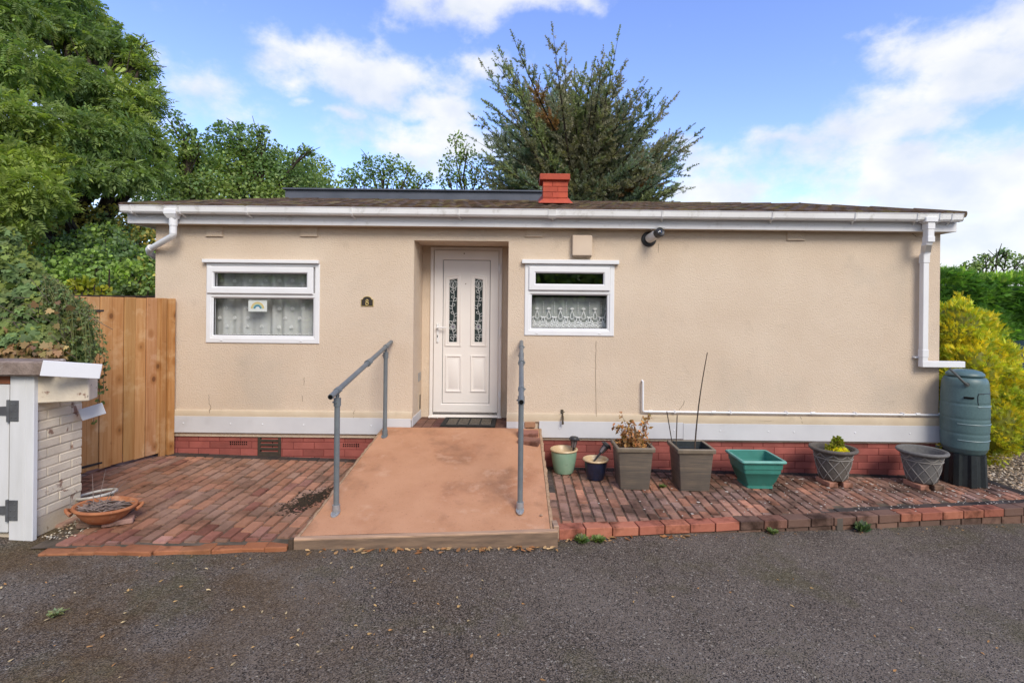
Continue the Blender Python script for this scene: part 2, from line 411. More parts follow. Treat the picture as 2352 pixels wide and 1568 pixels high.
m_soil = mat('dry_soil', (.09, .06, .042), (.045, .033, .025), nscale=22, rough=.95, spec=.1, bump=1, bscale=45, bdist=.015)
m_greenglaze = mat('pale_green_glaze', (.20, .33, .235), (.25, .37, .27), nscale=8, rough=.25, spec=.55, stain=[((.09, .12, .09), 13, .62, .72, .6)])
m_blueglaze = mat('navy_glaze', (.016, .022, .055), (.012, .014, .03), nscale=14, rough=.28, spec=.55, bump=.1, bscale=80, stain=[((.08, .09, .12), 46, .62, .7, .7)])
m_creamglaze = mat('cream_glaze_rim', (.58, .43, .25), (.50, .36, .2), nscale=14, rough=.35, spec=.5, stain=[((.2, .13, .07), 20, .64, .74, .5)])
m_bronze = mat('bronze_plastic', (.075, .068, .064), (.19, .15, .11), nscale=3, rough=.5, spec=.4, stretch=(1.2, 1.2, 22), bump=.12, bscale=30, contrast=(.3, .7), stain=[((.10, .085, .072), 5, .42, .62, .7)])
m_bronzerim = mat('bronze_plastic_rim', (.21, .17, .125), (.15, .125, .095), nscale=8, rough=.5, spec=.4)
m_teal = mat('teal_plastic', (.045, .215, .175), (.04, .185, .15), nscale=9, rough=.5, spec=.4, bump=.1, bscale=70, stain=[((.03, .10, .08), 30, .6, .72, .6), ((.12, .30, .25), 5, .58, .75, .4)])
m_greypot = mat('grey_stone_plastic', (.115, .113, .11), (.155, .15, .145), nscale=40, rough=.8, spec=.25, bump=.2, bscale=120)
m_greypot2 = mat('brown_grey_stone_plastic', (.095, .082, .072), (.13, .115, .10), nscale=40, rough=.8, spec=.25, bump=.2, bscale=120)
m_lattice = mat('pale_pot_moulding', (.29, .27, .25), (.22, .205, .19), nscale=20, rough=.8, spec=.2)
m_butt = mat('slate_green_plastic', (.075, .13, .135), (.09, .155, .16), nscale=60, rough=.42, spec=.45, bump=.06, bscale=150, stain=[((.035, .07, .062), 3, .52, .7, .4)])
m_buttrib = mat('pale_scuffed_rib', (.20, .28, .29), rough=.4, spec=.5)
m_stand = mat('black_green_plastic', (.016, .021, .024), (.024, .03, .032), nscale=30, rough=.4, spec=.45)
m_hose = mat('grey_hose', (.075, .08, .075), rough=.5)
m_brass = mat('weathered_brass', (.12, .085, .05), (.05, .05, .045), nscale=30, rough=.5, spec=.5, metal=.4)
m_gold = mat('gold_lettering', (.55, .42, .16), rough=.4, spec=.5, metal=.3)
m_plaque = mat('brown_black_plaque', (.035, .028, .022), rough=.45, spec=.4)
m_camwhite = mat('white_camera_shell', (.62, .60, .57), (.55, .53, .5), nscale=9, rough=.4, spec=.45)
m_lens = mat('lens_glass', (.01, .012, .03), rough=.08, spec=.8)
m_rubber = mat('black_rubber', (.02, .02, .02), (.035, .033, .03), nscale=30, rough=.85, spec=.2)
m_coir = mat('grey_brown_coir', (.21, .18, .145), (.10, .085, .07), nscale=60, rough=1, spec=.05, bump=1, bscale=130, bdist=.01)
m_porch = mat('porch_brick', (.17, .085, .06), (.11, .06, .045), nscale=8, rough=.85, spec=.2, bump=.4, bscale=80, tint=True)
m_white_lead = mat('silver_lead', (.52, .54, .55), rough=.4, spec=.5)
m_wood_stake = mat('dark_cane', (.085, .06, .045), (.05, .038, .03), nscale=30, rough=.8, spec=.2)
m_bark = mat('bark', (.075, .058, .043), (.04, .032, .025), nscale=8, rough=.95, spec=.1, bump=1, bscale=25, bdist=.03, stretch=(3, 3, .6))
m_twig = mat('grey_twig', (.16, .13, .105), (.10, .075, .06), nscale=20, rough=.9, spec=.1)
m_deadtwig = mat('pale_dead_twig', (.27, .215, .19), (.17, .13, .115), nscale=20, rough=.9, spec=.1)
m_white_tube = mat('dirty_white_tube', (.50, .48, .44), (.36, .34, .3), nscale=12, rough=.6, tint=True)
m_carpaint = mat('dark_blue_car_paint', (.035, .045, .075), rough=.25, spec=.5, coat=.8)
m_tyre = mat('tyre_rubber', (.018, .018, .018), (.028, .028, .028), nscale=30, rough=.9, spec=.15)
m_rim = mat('alloy_wheel', (.35, .36, .37), rough=.35, spec=.5, metal=.7)
m_carglass = mat('dark_car_glass', (.012, .014, .016), rough=.05, spec=.7)
m_card = mat('picture_card', (.95, .95, .95), rough=.7, spec=.2, tint=True)
m_glass = glass_mat('window_glass')
m_net = net_mat('net_curtain', (.80, .83, .82), .66)
m_netpat = net_mat('net_embroidery', (.92, .94, .94), .88)
m_doorglass = mat('dark_obscure_glass', (.045, .06, .06), (.025, .032, .035), nscale=16, rough=.12, spec=.6, bump=.15, bscale=40)
m_leadlight = mat('violet_glass', (.06, .035, .09), rough=.15, spec=.6)
m_pebble = mat('pebble', (.95, .95, .95), rough=.85, spec=.2, tint=True)
m_litter = mat('fallen_leaf', (.95, .95, .95), rough=.8, spec=.15, tint=True)
m_screw = mat('screw_cap', (.72, .73, .75), rough=.4)
m_crack = mat('crack_line', (.16, .12, .09), rough=.95, spec=.05)
lf_ash = leaf_mat('feathery_leaf', (.25, .325, .105), .5)
lf_dark = leaf_mat('dark_leaf', (.225, .31, .125), .45)
lf_ivy = leaf_mat('ivy_leaf', (.17, .215, .07), .35, rough=.5, spec=.2)
lf_hedge = leaf_mat('hedge_leaf', (.18, .34, .075), .38)
lf_gold = leaf_mat('golden_leaf', (.68, .62, .05), .42)
lf_cyp = leaf_mat('cypress_leaf', (.29, .325, .245), .42)
lf_dry = leaf_mat('dried_leaf', (.33, .18, .075), .35)
lf_weed = leaf_mat('weed_leaf', (.155, .21, .085), .35)
# ------------------------------------------------------------------ ground
def zroad(x): return -.16 - .034 * max(-7, min(6, x))
def sheet(name, xs, ys, zf, m):
    b = MB()
    vs = [(x, y, zf(x, y)) for y in ys for x in xs]
    n = len(xs)
    fs = [(j*n+i, j*n+i+1, (j+1)*n+i+1, (j+1)*n+i) for j in range(len(ys)-1) for i in range(n-1)]
    b.add(vs, fs)
    return struct(b.build(name, m, ang=180))
m_earth = mat('dry_earth', (.075, .06, .04), (.05, .055, .025), nscale=1.5, rough=.95, spec=.1, bump=.6, bscale=30)
XS = [-400, -60, -20, -7, -4, -2, 0, 2, 4, 6, 20, 60, 400]
sheet('ground', XS, [-400, -40, -15, 0, 20, 80, 400], lambda x, y: zroad(x) - .10, m_earth)

def asphalt():
    m = bpy.data.materials.new('asphalt'); m.use_nodes = True
    t = m.node_tree; N = t.nodes; L = t.links.new; b = N['Principled BSDF']
    tc = N.new('ShaderNodeTexCoord'); v = tc.outputs['Object']
    def nz(sc, d=5, r=.55):
        n = N.new('ShaderNodeTexNoise'); n.inputs['Scale'].default_value = sc; n.inputs['Detail'].default_value = d; n.inputs['Roughness'].default_value = r; L(v, n.inputs['Vector']); return n.outputs['Fac']
    def rp(f, a, c, lo=0, hi=1):
        r = N.new('ShaderNodeMapRange'); r.inputs['From Min'].default_value = a; r.inputs['From Max'].default_value = c; r.inputs['To Min'].default_value = lo; r.inputs['To Max'].default_value = hi; L(f, r.inputs['Value']); return r.outputs[0]
    def mx(f, a, c, mode='MIX'):
        n = N.new('ShaderNodeMix'); n.data_type = 'RGBA'; n.blend_type = mode
        for q, k in ((f, 'Factor'), (a, 'A'), (c, 'B')):
            if isinstance(q, (int, float)): n.inputs[k].default_value = q
            elif isinstance(q, tuple): n.inputs[k].default_value = (*q, 1)
            else: L(q, n.inputs[k])
        return n.outputs['Result']
    def mul(a, c):
        n = N.new('ShaderNodeMath'); n.operation = 'MULTIPLY'; n.use_clamp = True
        for i, q in enumerate((a, c)):
            if isinstance(q, (int, float)): n.inputs[i].default_value = q
            else: L(q, n.inputs[i])
        return n.outputs[0]
    vo = N.new('ShaderNodeTexVoronoi'); vo.inputs['Scale'].default_value = 150; L(v, vo.inputs['Vector'])
    sp = N.new('ShaderNodeSeparateColor'); L(vo.outputs['Color'], sp.inputs[0])
    vo2 = N.new('ShaderNodeTexVoronoi'); vo2.inputs['Scale'].default_value = 95; L(v, vo2.inputs['Vector'])
    sp2 = N.new('ShaderNodeSeparateColor'); L(vo2.outputs['Color'], sp2.inputs[0])
    c = mx(rp(sp.outputs[0], .2, .95), (.056, .044, .033), (.212, .170, .132))
    c = mx(rp(nz(.8, 6, .6), .38, .62, 0, .75), c, (.19, .157, .125), 'MIX')
    c = mx(rp(sp.outputs[1], .925, .95, 0, .7), c, (.24, .22, .195))                       # pale chippings
    c = mx(rp(sp2.outputs[2], .975, .982, 0, .8), c, (.38, .34, .27))
    c = mx(rp(sp.outputs[2], .80, .82, 0, .85), c, (.014, .014, .014))
    sx = N.new('ShaderNodeSeparateXYZ'); L(v, sx.inputs[0])
    left = rp(sx.outputs['X'], .3, -2.2)
    dirt = mul(mul(rp(nz(1.5, 7, .66), .42, .60), left), .85)                             # brown dirt on the left
    c = mx(dirt, c, mx(rp(sp.outputs[0], .2, .95), (.06, .036, .017), (.17, .115, .062)), 'MIX')
    moss = mul(rp(nz(1.15, 7, .68), .53, .66), .55)
    c = mx(moss, c, mx(rp(sp.outputs[0], .2, .95), (.06, .052, .022), (.15, .135, .07)))
    L(c, b.inputs['Base Color']); b.inputs['Roughness'].default_value = .82; b.inputs['Specular IOR Level'].default_value = .12
    bn = N.new('ShaderNodeBump'); bn.inputs['Strength'].default_value = .9; bn.inputs['Distance'].default_value = .006
    L(vo.outputs['Distance'], bn.inputs['Height'])
    b2 = N.new('ShaderNodeBump'); b2.inputs['Strength'].default_value = .5; b2.inputs['Distance'].default_value = .01; L(nz(30, 4), b2.inputs['Height']); L(bn.outputs[0], b2.inputs['Normal'])
    L(b2.outputs[0], b.inputs['Normal'])
    return m
sheet('road', [-40, -20] + [-7 + .5 * i for i in range(27)] + [20, 40], [-16, -8, -6, -4, -3.4, -2.8, -2.2, -1.6, -1, -.3],
      lambda x, y: zroad(x) + .006 * sin(x * 2.1 + y) * (1 if abs(x) < 7 else 0), asphalt())

# ---- brick paving
KA, KB = Vector((.35, -1.76)), Vector((4.93, -.97))                   # kerb front line
def ykerb(x): return KA.y + (KB.y - KA.y) * (x - KA.x) / (KB.x - KA.x)
def yleft(x): return -2.33 + (x + 3.28) / 1.62 * .22
def zl(x, y): return -.020 - .024 * (x + 3) + .003 * y
def zr(x, y): return -.112 - .0135 * (x - .4) + .004 * y
def pav_col(palette, dark=1.0):
    c = rnd.choice(palette); k = rnd.uniform(.88, 1.12) * dark
    return tuple(v * k for v in c)
PAL_L = [(.35, .205, .14), (.37, .215, .15), (.325, .20, .145), (.40, .215, .14), (.345, .225, .17), (.41, .22, .15)]
PAL_R = [(.38, .225, .17), (.345, .215, .17), (.41, .235, .175), (.32, .215, .18), (.47, .24, .165), (.37, .24, .2)]
PINK = [(.40, .21, .165), (.45, .25, .2), (.33, .15, .11), (.46, .32, .28), (.36, .17, .12)]
DARKB = [(.06, .055, .053), (.085, .07, .065), (.075, .06, .052)]
def slope_mat(x, y, zf, rz=0, tilt=.006):
    gx = (zf(x + .1, y) - zf(x - .1, y)) / .2; gy = (zf(x, y + .1) - zf(x, y - .1)) / .2
    return Matrix.Translation((x, y, zf(x, y) - .03 + rnd.gauss(0, .0016))) @ Matrix.Rotation(gy + rnd.gauss(0, tilt), 4, 'X') @ Matrix.Rotation(-gx + rnd.gauss(0, tilt), 4, 'Y') @ Matrix.Rotation(rz + rnd.gauss(0, .006), 4, 'Z')
pl = MB()
PX, PY = .107, .206
nx = int((4.45 - 1.60) / PX) + 1
for i in range(nx):
    x = -1.66 - PX * (i + .5)
    y = -.115 - rnd.random() * PY
    off = (i % 2) * PY / 2 + rnd.uniform(-.03, .03)
    yy = -.115 - off
    first = True
    # short starter brick
    y1 = -.115
    while True:
        L_ = (off if first and off > .04 else PY); first = False
        y0 = y1 - L_
        yc = (y0 + y1) / 2
        if y0 < yleft(x) + .058: y0 = yleft(x) + .058
        if y1 - y0 < .045 or (x < -3.42 and y0 < -2.0): break
        L_ = y1 - y0; yc = (y0 + y1) / 2
        fr = (yc - yleft(x))
        if fr < .26 and rnd.random() < .75: c = pav_col(PINK)
        elif rnd.random() < .05: c = pav_col(PINK, .75)
        else: c = pav_col(PAL_L)
        pl.cbox(slope_mat(x, yc, zl), PX/2 - .0045, L_/2 - .0065, .03, .009, tuple(q * kk for kk in (rnd.uniform(.88, 1.12),) for q in c), edge=rnd.uniform(.5, .85))
        y1 = y0
for k in range(int(2.9 / .117)):                                       # dark header row along the wall
    x = -1.62 - .117 * (k + .5)
    pl.cbox(slope_mat(x, -.055, zl), .055, .052, .03, .004, pav_col(DARKB))
x = -3.38
while x < -1.78:                                                       # broken orange row at the road edge
    w = rnd.uniform(.14, .24)
    M4 = slope_mat(x + w/2, yleft(x) + .012, lambda a, b_: zl(a, b_) - .014, rz=.12 + rnd.uniform(-.12, .12), tilt=.03)
    pl.cbox(M4, w/2 + .004, .052 + rnd.uniform(-.006, .012), .03, .007, tuple(q * kk for kk in (rnd.uniform(.85, 1.1),) for q in rnd.choice([(.40, .18, .09), (.42, .21, .125), (.38, .16, .08)])))
    x += w
struct(pl.build('brick_paving', m_paver))
b = MB(); b.add([(-3.5, -2.32, zl(-3.5, -2.4) - .014), (-1.6, -2.1, zl(-1.6, -2.1) - .014), (-1.5, 0.05, zl(-1.5, 0) - .009), (-4.5, .05, zl(-4.5, 0) - .009), (-4.5, -1.7, zl(-4.5, -1.7) - .014), (-3.55, -1.7, zl(-3.5, -1.7) - .014)], [(0, 1, 2, 3, 4, 5)])
struct(b.build('paving_bed', m_sand))

pr = MB()
PX, PY = .099, .200
i = 0
x = .272
while x < 5.30:
    x += PX; i += 1
    xc = x - PX / 2
    ytop = -.10 if xc < 4.9 else .30
    dk_row = xc < .40
    off = (i % 2) * PY / 2 + rnd.uniform(-.03, .03)
    y1 = ytop; first = True
    ymin = ykerb(xc) + .125 + (.105 if xc > 2.9 else 0)
    while True:
        L_ = (off if first and off > .04 else PY); first = False
        y0 = y1 - L_
        if y0 < ymin - .12: break
        if y0 < ymin: y0 = ymin
        if y1 - y0 < .03: break
        yc = (y0 + y1) / 2
        c = pav_col(DARKB, 1.3) if (dk_row and yc > -.9) else pav_col(PAL_R)
        pr.cbox(slope_mat(xc, yc, zr), PX/2 - .003, (y1 - y0)/2 - .008, .03, .010, tuple(q * kk for kk in (rnd.uniform(.82, 1.18),) for q in c), edge=rnd.uniform(.5, .85))
        y1 = y0
x = .28
while x < 4.85:
    pr.cbox(slope_mat(x + .05, -.045, zr), .05, .047, .03, .004, pav_col(DARKB, 1.2)); x += .106
kdir = (KB - KA).normalized(); kang = atan2(kdir.y, kdir.x)
s_ = 2.62
while s_ < 5.2:                                                        # dark row behind the right half of the kerb
    p = KA + kdir * s_ + Vector((-kdir.y, kdir.x)) * .165
    pr.cbox(slope_mat(p.x, p.y, zr, rz=kang), .106, .047, .03, .004, pav_col(DARKB, 1.1)); s_ += .218
y = -1.0
while y < .3:
    pr.cbox(slope_mat(5.36, y, zr), .047, .1, .03, .004, pav_col(DARKB, 1.1)); y += .206
struct(pr.build('brick_pavement', m_paverl))
b = MB(); b.add([(.2, -1.72, zr(.2, -1.7) - .012), (5.4, -.86, zr(5.4, -.9) - .012), (5.4, .35, zr(5.4, .3) - .009), (.2, .35, zr(.2, .3) - .009)], [(0, 1, 2, 3)])
struct(b.build('pavement_bed', m_sand))
# lichen spots and crumbs on the pavement
ls = MB()
for k in range(420):
    x = min(5.3, .45 + abs(rnd.betavariate(2.2, 1.3)) * 4.9); y = rnd.uniform(ykerb(x) + .05, -.15)
    r = rnd.uniform(.003, .010) * (1 if rnd.random() < .88 else 1.9)
    if rnd.random() > .35 + .65 * min(1, max(0, (x - 1.2) / 1.4)): continue
    n = 9; ph = rnd.random() * 6
    ls.loops([[(x + r * cos(2*pi*q/n) * (1 + .35*sin(3*q+ph)), y + r * sin(2*pi*q/n) * (1 + .3*cos(2*q+ph)) * rnd.uniform(.8, 1.1), zr(x, y) + .003) for q in range(n)],
              [(x + .5*r * cos(2*pi*q/n), y + .5*r * sin(2*pi*q/n), zr(x, y) + .0055) for q in range(n)]], cap1=True)
o = ls.build('lichen_spots', m_stone_white); tag(o, 'pale lichen spots dotted over the brick pavement', 'lichen', kind='stuff')

# ---- kerb
kb = MB()
dist = -.02; L_ = .2345
nrm2 = Vector((-kdir.y, kdir.x))
k = 0
while dist < 6.2:
    w = L_ if not (2.63 < dist < 2.72) else L_
    p = KA + kdir * (dist + w/2) + nrm2 * .06
    zt = zr(p.x, p.y) + .012 * max(0, 1 - dist / 2.5)
    dk = rnd.random() < (.0 if dist < 1.5 else .6)
    c = pav_col([(.40, .155, .095), (.44, .17, .105), (.36, .13, .085)], 1.0 if dist < 2.5 else .82)
    if dk: c = pav_col([(.17, .10, .075), (.22, .11, .08), (.14, .085, .065)])
    M4 = Matrix.Translation((p.x, p.y, zt - .031)) @ Matrix.Rotation(kang + rnd.gauss(0, .012), 4, 'Z') @ Matrix.Rotation(rnd.gauss(0, .012), 4, 'X') @ Matrix.Rotation(.0135 + rnd.gauss(0, .008), 4, 'Y')
    kb.cbox(M4, w/2 - .005, .062, .037 if dist > .4 else .045, .0045, c)
    p2 = KA + kdir * (dist + w * .45) + nrm2 * .075
    if dist > .15:
        M4 = Matrix.Translation((p2.x, p2.y, zt - .115)) @ Matrix.Rotation(kang + rnd.gauss(0, .008), 4, 'Z') @ Matrix.Rotation(.0135, 4, 'Y')
        kb.cbox(M4, w/2 - .006, .062, .042, .004, pav_col([(.17, .105, .08), (.20, .12, .09), (.14, .09, .07)]))
    dist += w; k += 1
p = KA + kdir * 2.62 + nrm2 * .0272
kb.cbox(Matrix.Translation((p.x, p.y, zr(p.x, p.y) - .085)) @ Matrix.Rotation(kang, 4, 'Z'), .033, .03, .085, .004, (.11, .095, .08))
kb.build('kerb', m_kerb)
struct(bpy.data.objects['kerb'])
b = MB()
p0, p1 = KA + nrm2 * .1, KA + kdir * 6.2 + nrm2 * .1
b.add([(p0.x, p0.y - .05, zr(p0.x, 0) - .25), (p1.x, p1.y - .05, zr(p1.x, 0) - .25), (p1.x, p1.y - .05, zr(p1.x, 0) - .02), (p0.x, p0.y - .05, zr(p0.x, 0) - .02)], [(0, 1, 2, 3)])
struct(b.build('kerb_mortar', m_sand))

# ---- gravel bed beside the pavement
gz = lambda x, y: -.185 - .05 * max(0, x - 5.4) - .01 * max(0, y)
sheet('gravel_bed', [5.40, 6.5, 8, 10, 13], [-.75, .4, 2, 4, 7], lambda x, y: gz(x, y) - .012, m_sand)
gb = MB()
for k in range(5200):
    x = 5.42 + abs(rnd.gauss(0, 1.0)) * 1.2; y = rnd.uniform(-.7, 3.2)
    if x > 9: continue
    r = rnd.uniform(.008, .022); q = rnd.uniform(.45, 1.15)
    c = rnd.choice([(.52, .42, .30), (.44, .33, .22), (.60, .52, .42), (.36, .27, .19), (.5, .36, .22)])
    M4 = Matrix.Translation((x, y, gz(x, y) + r * .2)) @ Matrix.Rotation(rnd.random() * 6, 4, 'Z') @ Matrix.Rotation(rnd.gauss(0, .4), 4, 'X')
    vs = [M4 @ Vector(v) for v in ((r, 0, 0), (.2*r, .7*r, .1*r), (-.9*r, .3*r, 0), (-.6*r, -.6*r, 0), (.4*r, -.7*r, .05*r), (0, 0, .5*r))]
    gb.add(vs, [(0, 1, 5), (1, 2, 5), (2, 3, 5), (3, 4, 5), (4, 0, 5)], tuple(v * q for v in c))
o = gb.build('gravel', m_pebble, smooth=False); tag(o, 'buff gravel bed between the pavement and the golden shrub', 'gravel', kind='stuff')

# ------------------------------------------------------------------ house
XL, XR, ZT = -4.27, P(2160, 540, 6).x, 2.655
house = thing('mobile_home', 'cream rendered single-storey mobile home with white door and low tiled roof', 'house', (.3, 0, 0))
w1 = RC(474.5, 605.4, 734.6, 788, 6); w2 = RC(1205, 607, 1410.5, 771, 6)
po = (P(950, 700, 6).x, P(1167, 700, 6).x, .2, P(1058, 553, 6).z)
PD = .53
wl_ = MB()
def plate(mb, xs, zs, holes, y):
    xs = sorted(set(xs + [h[k] for h in holes for k in (0, 1)])); zs = sorted(set(zs + [h[k] for h in holes for k in (2, 3)]))
    for i in range(len(xs) - 1):
        for j in range(len(zs) - 1):
            cx, cz = (xs[i] + xs[i+1]) / 2, (zs[j] + zs[j+1]) / 2
            if any(h[0] < cx < h[1] and h[2] < cz < h[3] for h in holes): continue
            mb.add([(xs[i], y, zs[j]), (xs[i+1], y, zs[j]), (xs[i+1], y, zs[j+1]), (xs[i], y, zs[j+1])], [(0, 1, 2, 3)])
h1 = (w1[0] + .03, w1[1] - .03, w1[2] + .03, w1[3] - .03); h2 = (w2[0] + .03, w2[1] - .03, w2[2] + .03, w2[3] - .03)
D2 = 6 + PD
df = RC(987.6, 568, 1152.4, 963, D2)
dh = (df[0] + .03, df[1] - .03, .3, df[3] - .03)
plate(wl_, [XL, XR], [.2, ZT], [h1, h2, po], 0)
for h, d in ((h1, .12), (h2, .12), (po, PD)):
    x0, x1, z0, z1 = h
    wl_.add([(x0,0,z0),(x1,0,z0),(x1,0,z1),(x0,0,z1),(x0,d,z0),(x1,d,z0),(x1,d,z1),(x0,d,z1)], [(0,3,7,4),(1,5,6,2),(3,2,6,7)] + ([(0,4,5,1)] if d < .2 else []))
plate(wl_, [po[0], po[1]], [po[2], po[3]], [dh], PD)
HD = 3.5
wl_.add([(XL,0,.2),(XL,HD,.2),(XL,HD,ZT),(XL,0,ZT),(XR,0,.2),(XR,HD,.2),(XR,HD,ZT),(XR,0,ZT)], [(0,3,2,1),(4,5,6,7),(1,2,6,5)])
wall = wl_.build('wall', m_render, house, smooth=False)
for x0, x1, z0, z1 in (h1, h2):                                         # the rooms behind the two windows
    X0, X1, Z0, Z1 = x0 - .5, x1 + .5, z0 - .8, z1 + .3
    if X1 > po[0] - .05 and X0 < po[0]: X1 = po[0] - .06
    if X0 < po[1] + .05 and X1 > po[1]: X0 = po[1] + .06
    rm = MB(); plate(rm, [X0, X1], [Z0, Z1], [(x0, x1, z0, z1)], .125)
    rm.add([(X0,.125,Z0),(X1,.125,Z0),(X1,.125,Z1),(X0,.125,Z1),(X0,2.6,Z0),(X1,2.6,Z0),(X1,2.6,Z1),(X0,2.6,Z1)], [(0,3,7,4),(1,5,6,2),(3,2,6,7),(0,4,5,1),(4,7,6,5)])
    rm.build('room', m_inner, house, smooth=False)
# ledge, skirting, plinth
ZS1, ZS0 = .428, .238
b = MB()
for xa, xb in ((XL - .01, po[0] + .002), (po[1] - .002, XR + .012)):
    prof = [(0.004, .405), (-.028, .415), (-.034, .47), (-.026, .503), (.004, .515)]
    b.loops([[(xa, y, z) for y, z in prof], [(xb, y, z) for y, z in prof]], closed=False, cap0=True, cap1=True)
b.build('base_ledge', m_ledge, house)
SK0, SK1 = P(880, 975, 6).x, P(1238, 985, 6).x
sks = []
for xa, xb in ((XL - .012, SK0), (SK0 + .003, SK0 + .33), (SK1, 1.9), (1.903, XR + .018)):
    tiltz = -.004 * (xa + xb) / 2
    b = MB(); b.bx(xa, xb, -.034, .002, ZS0 + tiltz + (.02 if xa == SK0 + .003 else 0), ZS1 + tiltz, .002); sks.append((xa, xb, b.build('skirting_board', m_skirt, house)))
b = MB(); b.bx(po[1] - .002, SK1 - .16, -.028, .002, .30, .425, .002); b.build('skirting_board', m_skirt, house)
b = MB(); b.bx(po[0] - .004, po[0] + .006, -.03, PD - .03, .34, .44, .002); b.build('skirting_board', m_skirt, house)
for x in (425, 533, 606, 700, 854, 1285, 1412, 1546, 1652, 1762, 1820, 1960, 2085):
    p = P(x, 975 if x < 900 else 992, 6)
    b = MB(); b.lathe([(.009, 0), (.008, .004), (0, .006)], 10, mat=Matrix.Translation((p.x, -.034, (ZS0 + ZS1) / 2 + .01 - .004 * p.x)) @ Matrix.Rotation(radians(90), 4, 'X'))
    b.build('screw_cap', m_screw, next((o for xa, xb, o in sks if xa < p.x < xb), sks[0][2]))
b = MB()
PYF = .02
z = -.36; r_ = 0
while z < .25:
    x = XL + .02 - (r_ % 2) * .112
    while x < XR:
        xa, xb = max(x, XL + .02), min(x + .245, XR - .01)
        zb = z + .08
        if xb - xa > .03 and not (-1.5 < (xa + xb) / 2 < .15 and z > .1):
            b.cbox(Matrix.Translation(((xa + xb) / 2, PYF + .04 + rnd.gauss(0, .0008), z + .041)), (xb - xa) / 2 - .002, .04, .0395, .004, tuple(rnd.uniform(.76, 1.16) for _ in '1')*3)
        x += .245
    z += .083; r_ += 1
pln = b.build('plinth', m_plinth, house)
b = MB(); b.box(XL + .03, XR - .02, .0222, .10, -.38, .24); b.box(XL + .03, XL + .1, .10, HD, -.38, .22); b.box(XR - .09, XR - .02, .10, HD, -.38, .22)
b.build('plinth_mortar', m_plinthj, pln)
vg = RC(591, 999, 644, 1049, 6)
b = MB(); b.ring(vg, (vg[0] + .03, vg[1] - .03, vg[2] + .03, vg[3] - .02), .03, .002, .004)
for k in range(5):
    zz = vg[2] + .045 + k * .048
    b.bx(vg[0] + .025, vg[1] - .025, .008, .026, zz - .016, zz + .012, .003)
gr = b.build('floor_vent', mat('brown_black_grille', (.045, .035, .026), (.06, .045, .033), nscale=20, rough=.6), house)
b = MB(); b.box(vg[0] + .02, vg[1] - .02, .022, .0255, vg[2] + .02, vg[3] - .015); b.build('vent_gap', m_dark, gr, smooth=False)
for ab in (RC(524.8, 1012.5, 566.5, 1022.5, 6), RC(785.6, 1018, 824.6, 1027, 6)):
    b = MB()
    for i in range(9):
        for j in range(2):
            x = ab[0] + (i + .5) * (ab[1] - ab[0]) / 9; zz = ab[2] + (j + .4) * (ab[3] - ab[2]) / 2
            b.box(x - .006, x + .006, PYF - .0035, PYF + .002, zz - .008, zz + .008)
    b.build('air_brick', m_dark, pln, smooth=False)

# ---- windows
def knot_spiral(mb, x, z, y, r, tw, flip=1):
    pts = []
    for k in range(22):
        a = k / 21 * 2 * pi * 1.6; rr = r * (.15 + .85 * k / 21)
        pts.append((x + flip * rr * cos(a), y, z + rr * sin(a)))
    mb.tube(pts, tw, 5)
def window(W, S, G1, G2, lint):
    b = MB()
    bar = S[2] - .035
    b.ring(W, (S[0] + .012, S[1] - .012, S[2] + .012, S[3] - .012), .06, -.012, .006)
    b2 = MB()
    fr = MB()
    fr.ring(W, (W[0] + .055, W[1] - .055, W[2] + .06, W[3] - .035), .06, -.014, .006)
    fr.bx(W[0] + .05, W[1] - .05, -.010, .06, G2[3] + .012, S[2] + .012, .004)
    fr.ring((W[0] + .05, W[1] - .05, W[2] + .055, G2[3] + .02), G2, .05, -.004, .004, .012)
    f = fr.build('window', m_upvc, house)
    sa = MB(); sa.ring(S, G1, .05, -.034, .008, .014); sa.build('opening_sash', m_upvc, f)
    li = MB(); li.bx(lint[0], lint[1], -.055, .0, lint[2], lint[3], .005); li.build('drip_cap', m_upvc, f)
    gk = MB()
    for G, yy in ((G1, .0), (G2, .004)): gk.ring((G[0] - .012, G[1] + .012, G[2] - .012, G[3] + .012), (G[0] + .006, G[1] - .006, G[2] + .006, G[3] - .006), .02 + yy, .008 + yy, .001)
    gk.build('gasket', m_black, f)
    for G in (G1, G2):
        gl = MB(); gl.add([(G[0] - .005, .022, G[2] - .005), (G[1] + .005, .022, G[2] - .005), (G[1] + .005, .022, G[3] + .005), (G[0] - .005, .022, G[3] + .005)], [(0, 1, 2, 3)])
        gl.build('pane', m_glass, f, smooth=False, fix=False)
    for k in (.14, .84):
        dcap = MB(); xx = W[0] + (W[1] - W[0]) * k; dcap.bx(xx - .015, xx + .015, -.022, -.012, W[2] + .024, W[2] + .034, .003); dcap.build('drain_cap', m_upvc, f)
    return f
WA = window(w1, RC(478, 613, 721, 675, 6), RC(493, 627.5, 706.4, 659, 6), RC(489.6, 685.4, 718.8, 770.4, 6), RC(469.6, 597, 735, 605, 6))
WB = window(w2, RC(1214.6, 613, 1400, 667.5, 6), RC(1230, 627.6, 1385.6, 652.6, 6), RC(1221, 677.7, 1394, 754.2, 6), RC(1199, 597.5, 1420.5, 607, 6))
def curtain(x0, x1, z0, z1, y, folds, amp, parent, name, mt, seed):
    q = random.Random(seed); ph = [q.random() * 6 for _ in range(4)]
    n = 160; top, bot = [], []
    for i in range(n + 1):
        t = i / n; a = amp * (sin(t * folds * 2 * pi + 1.3 * sin(t * 9 + ph[0])) + .45 * sin(t * folds * 3.3 * pi + ph[1]))
        top.append((x0 + t * (x1 - x0), y + a * .7, z1)); bot.append((x0 + t * (x1 - x0), y + a, z0))
    b = MB(); b.loops([top, bot], closed=False); return b.build(name, mt, parent, ang=180)
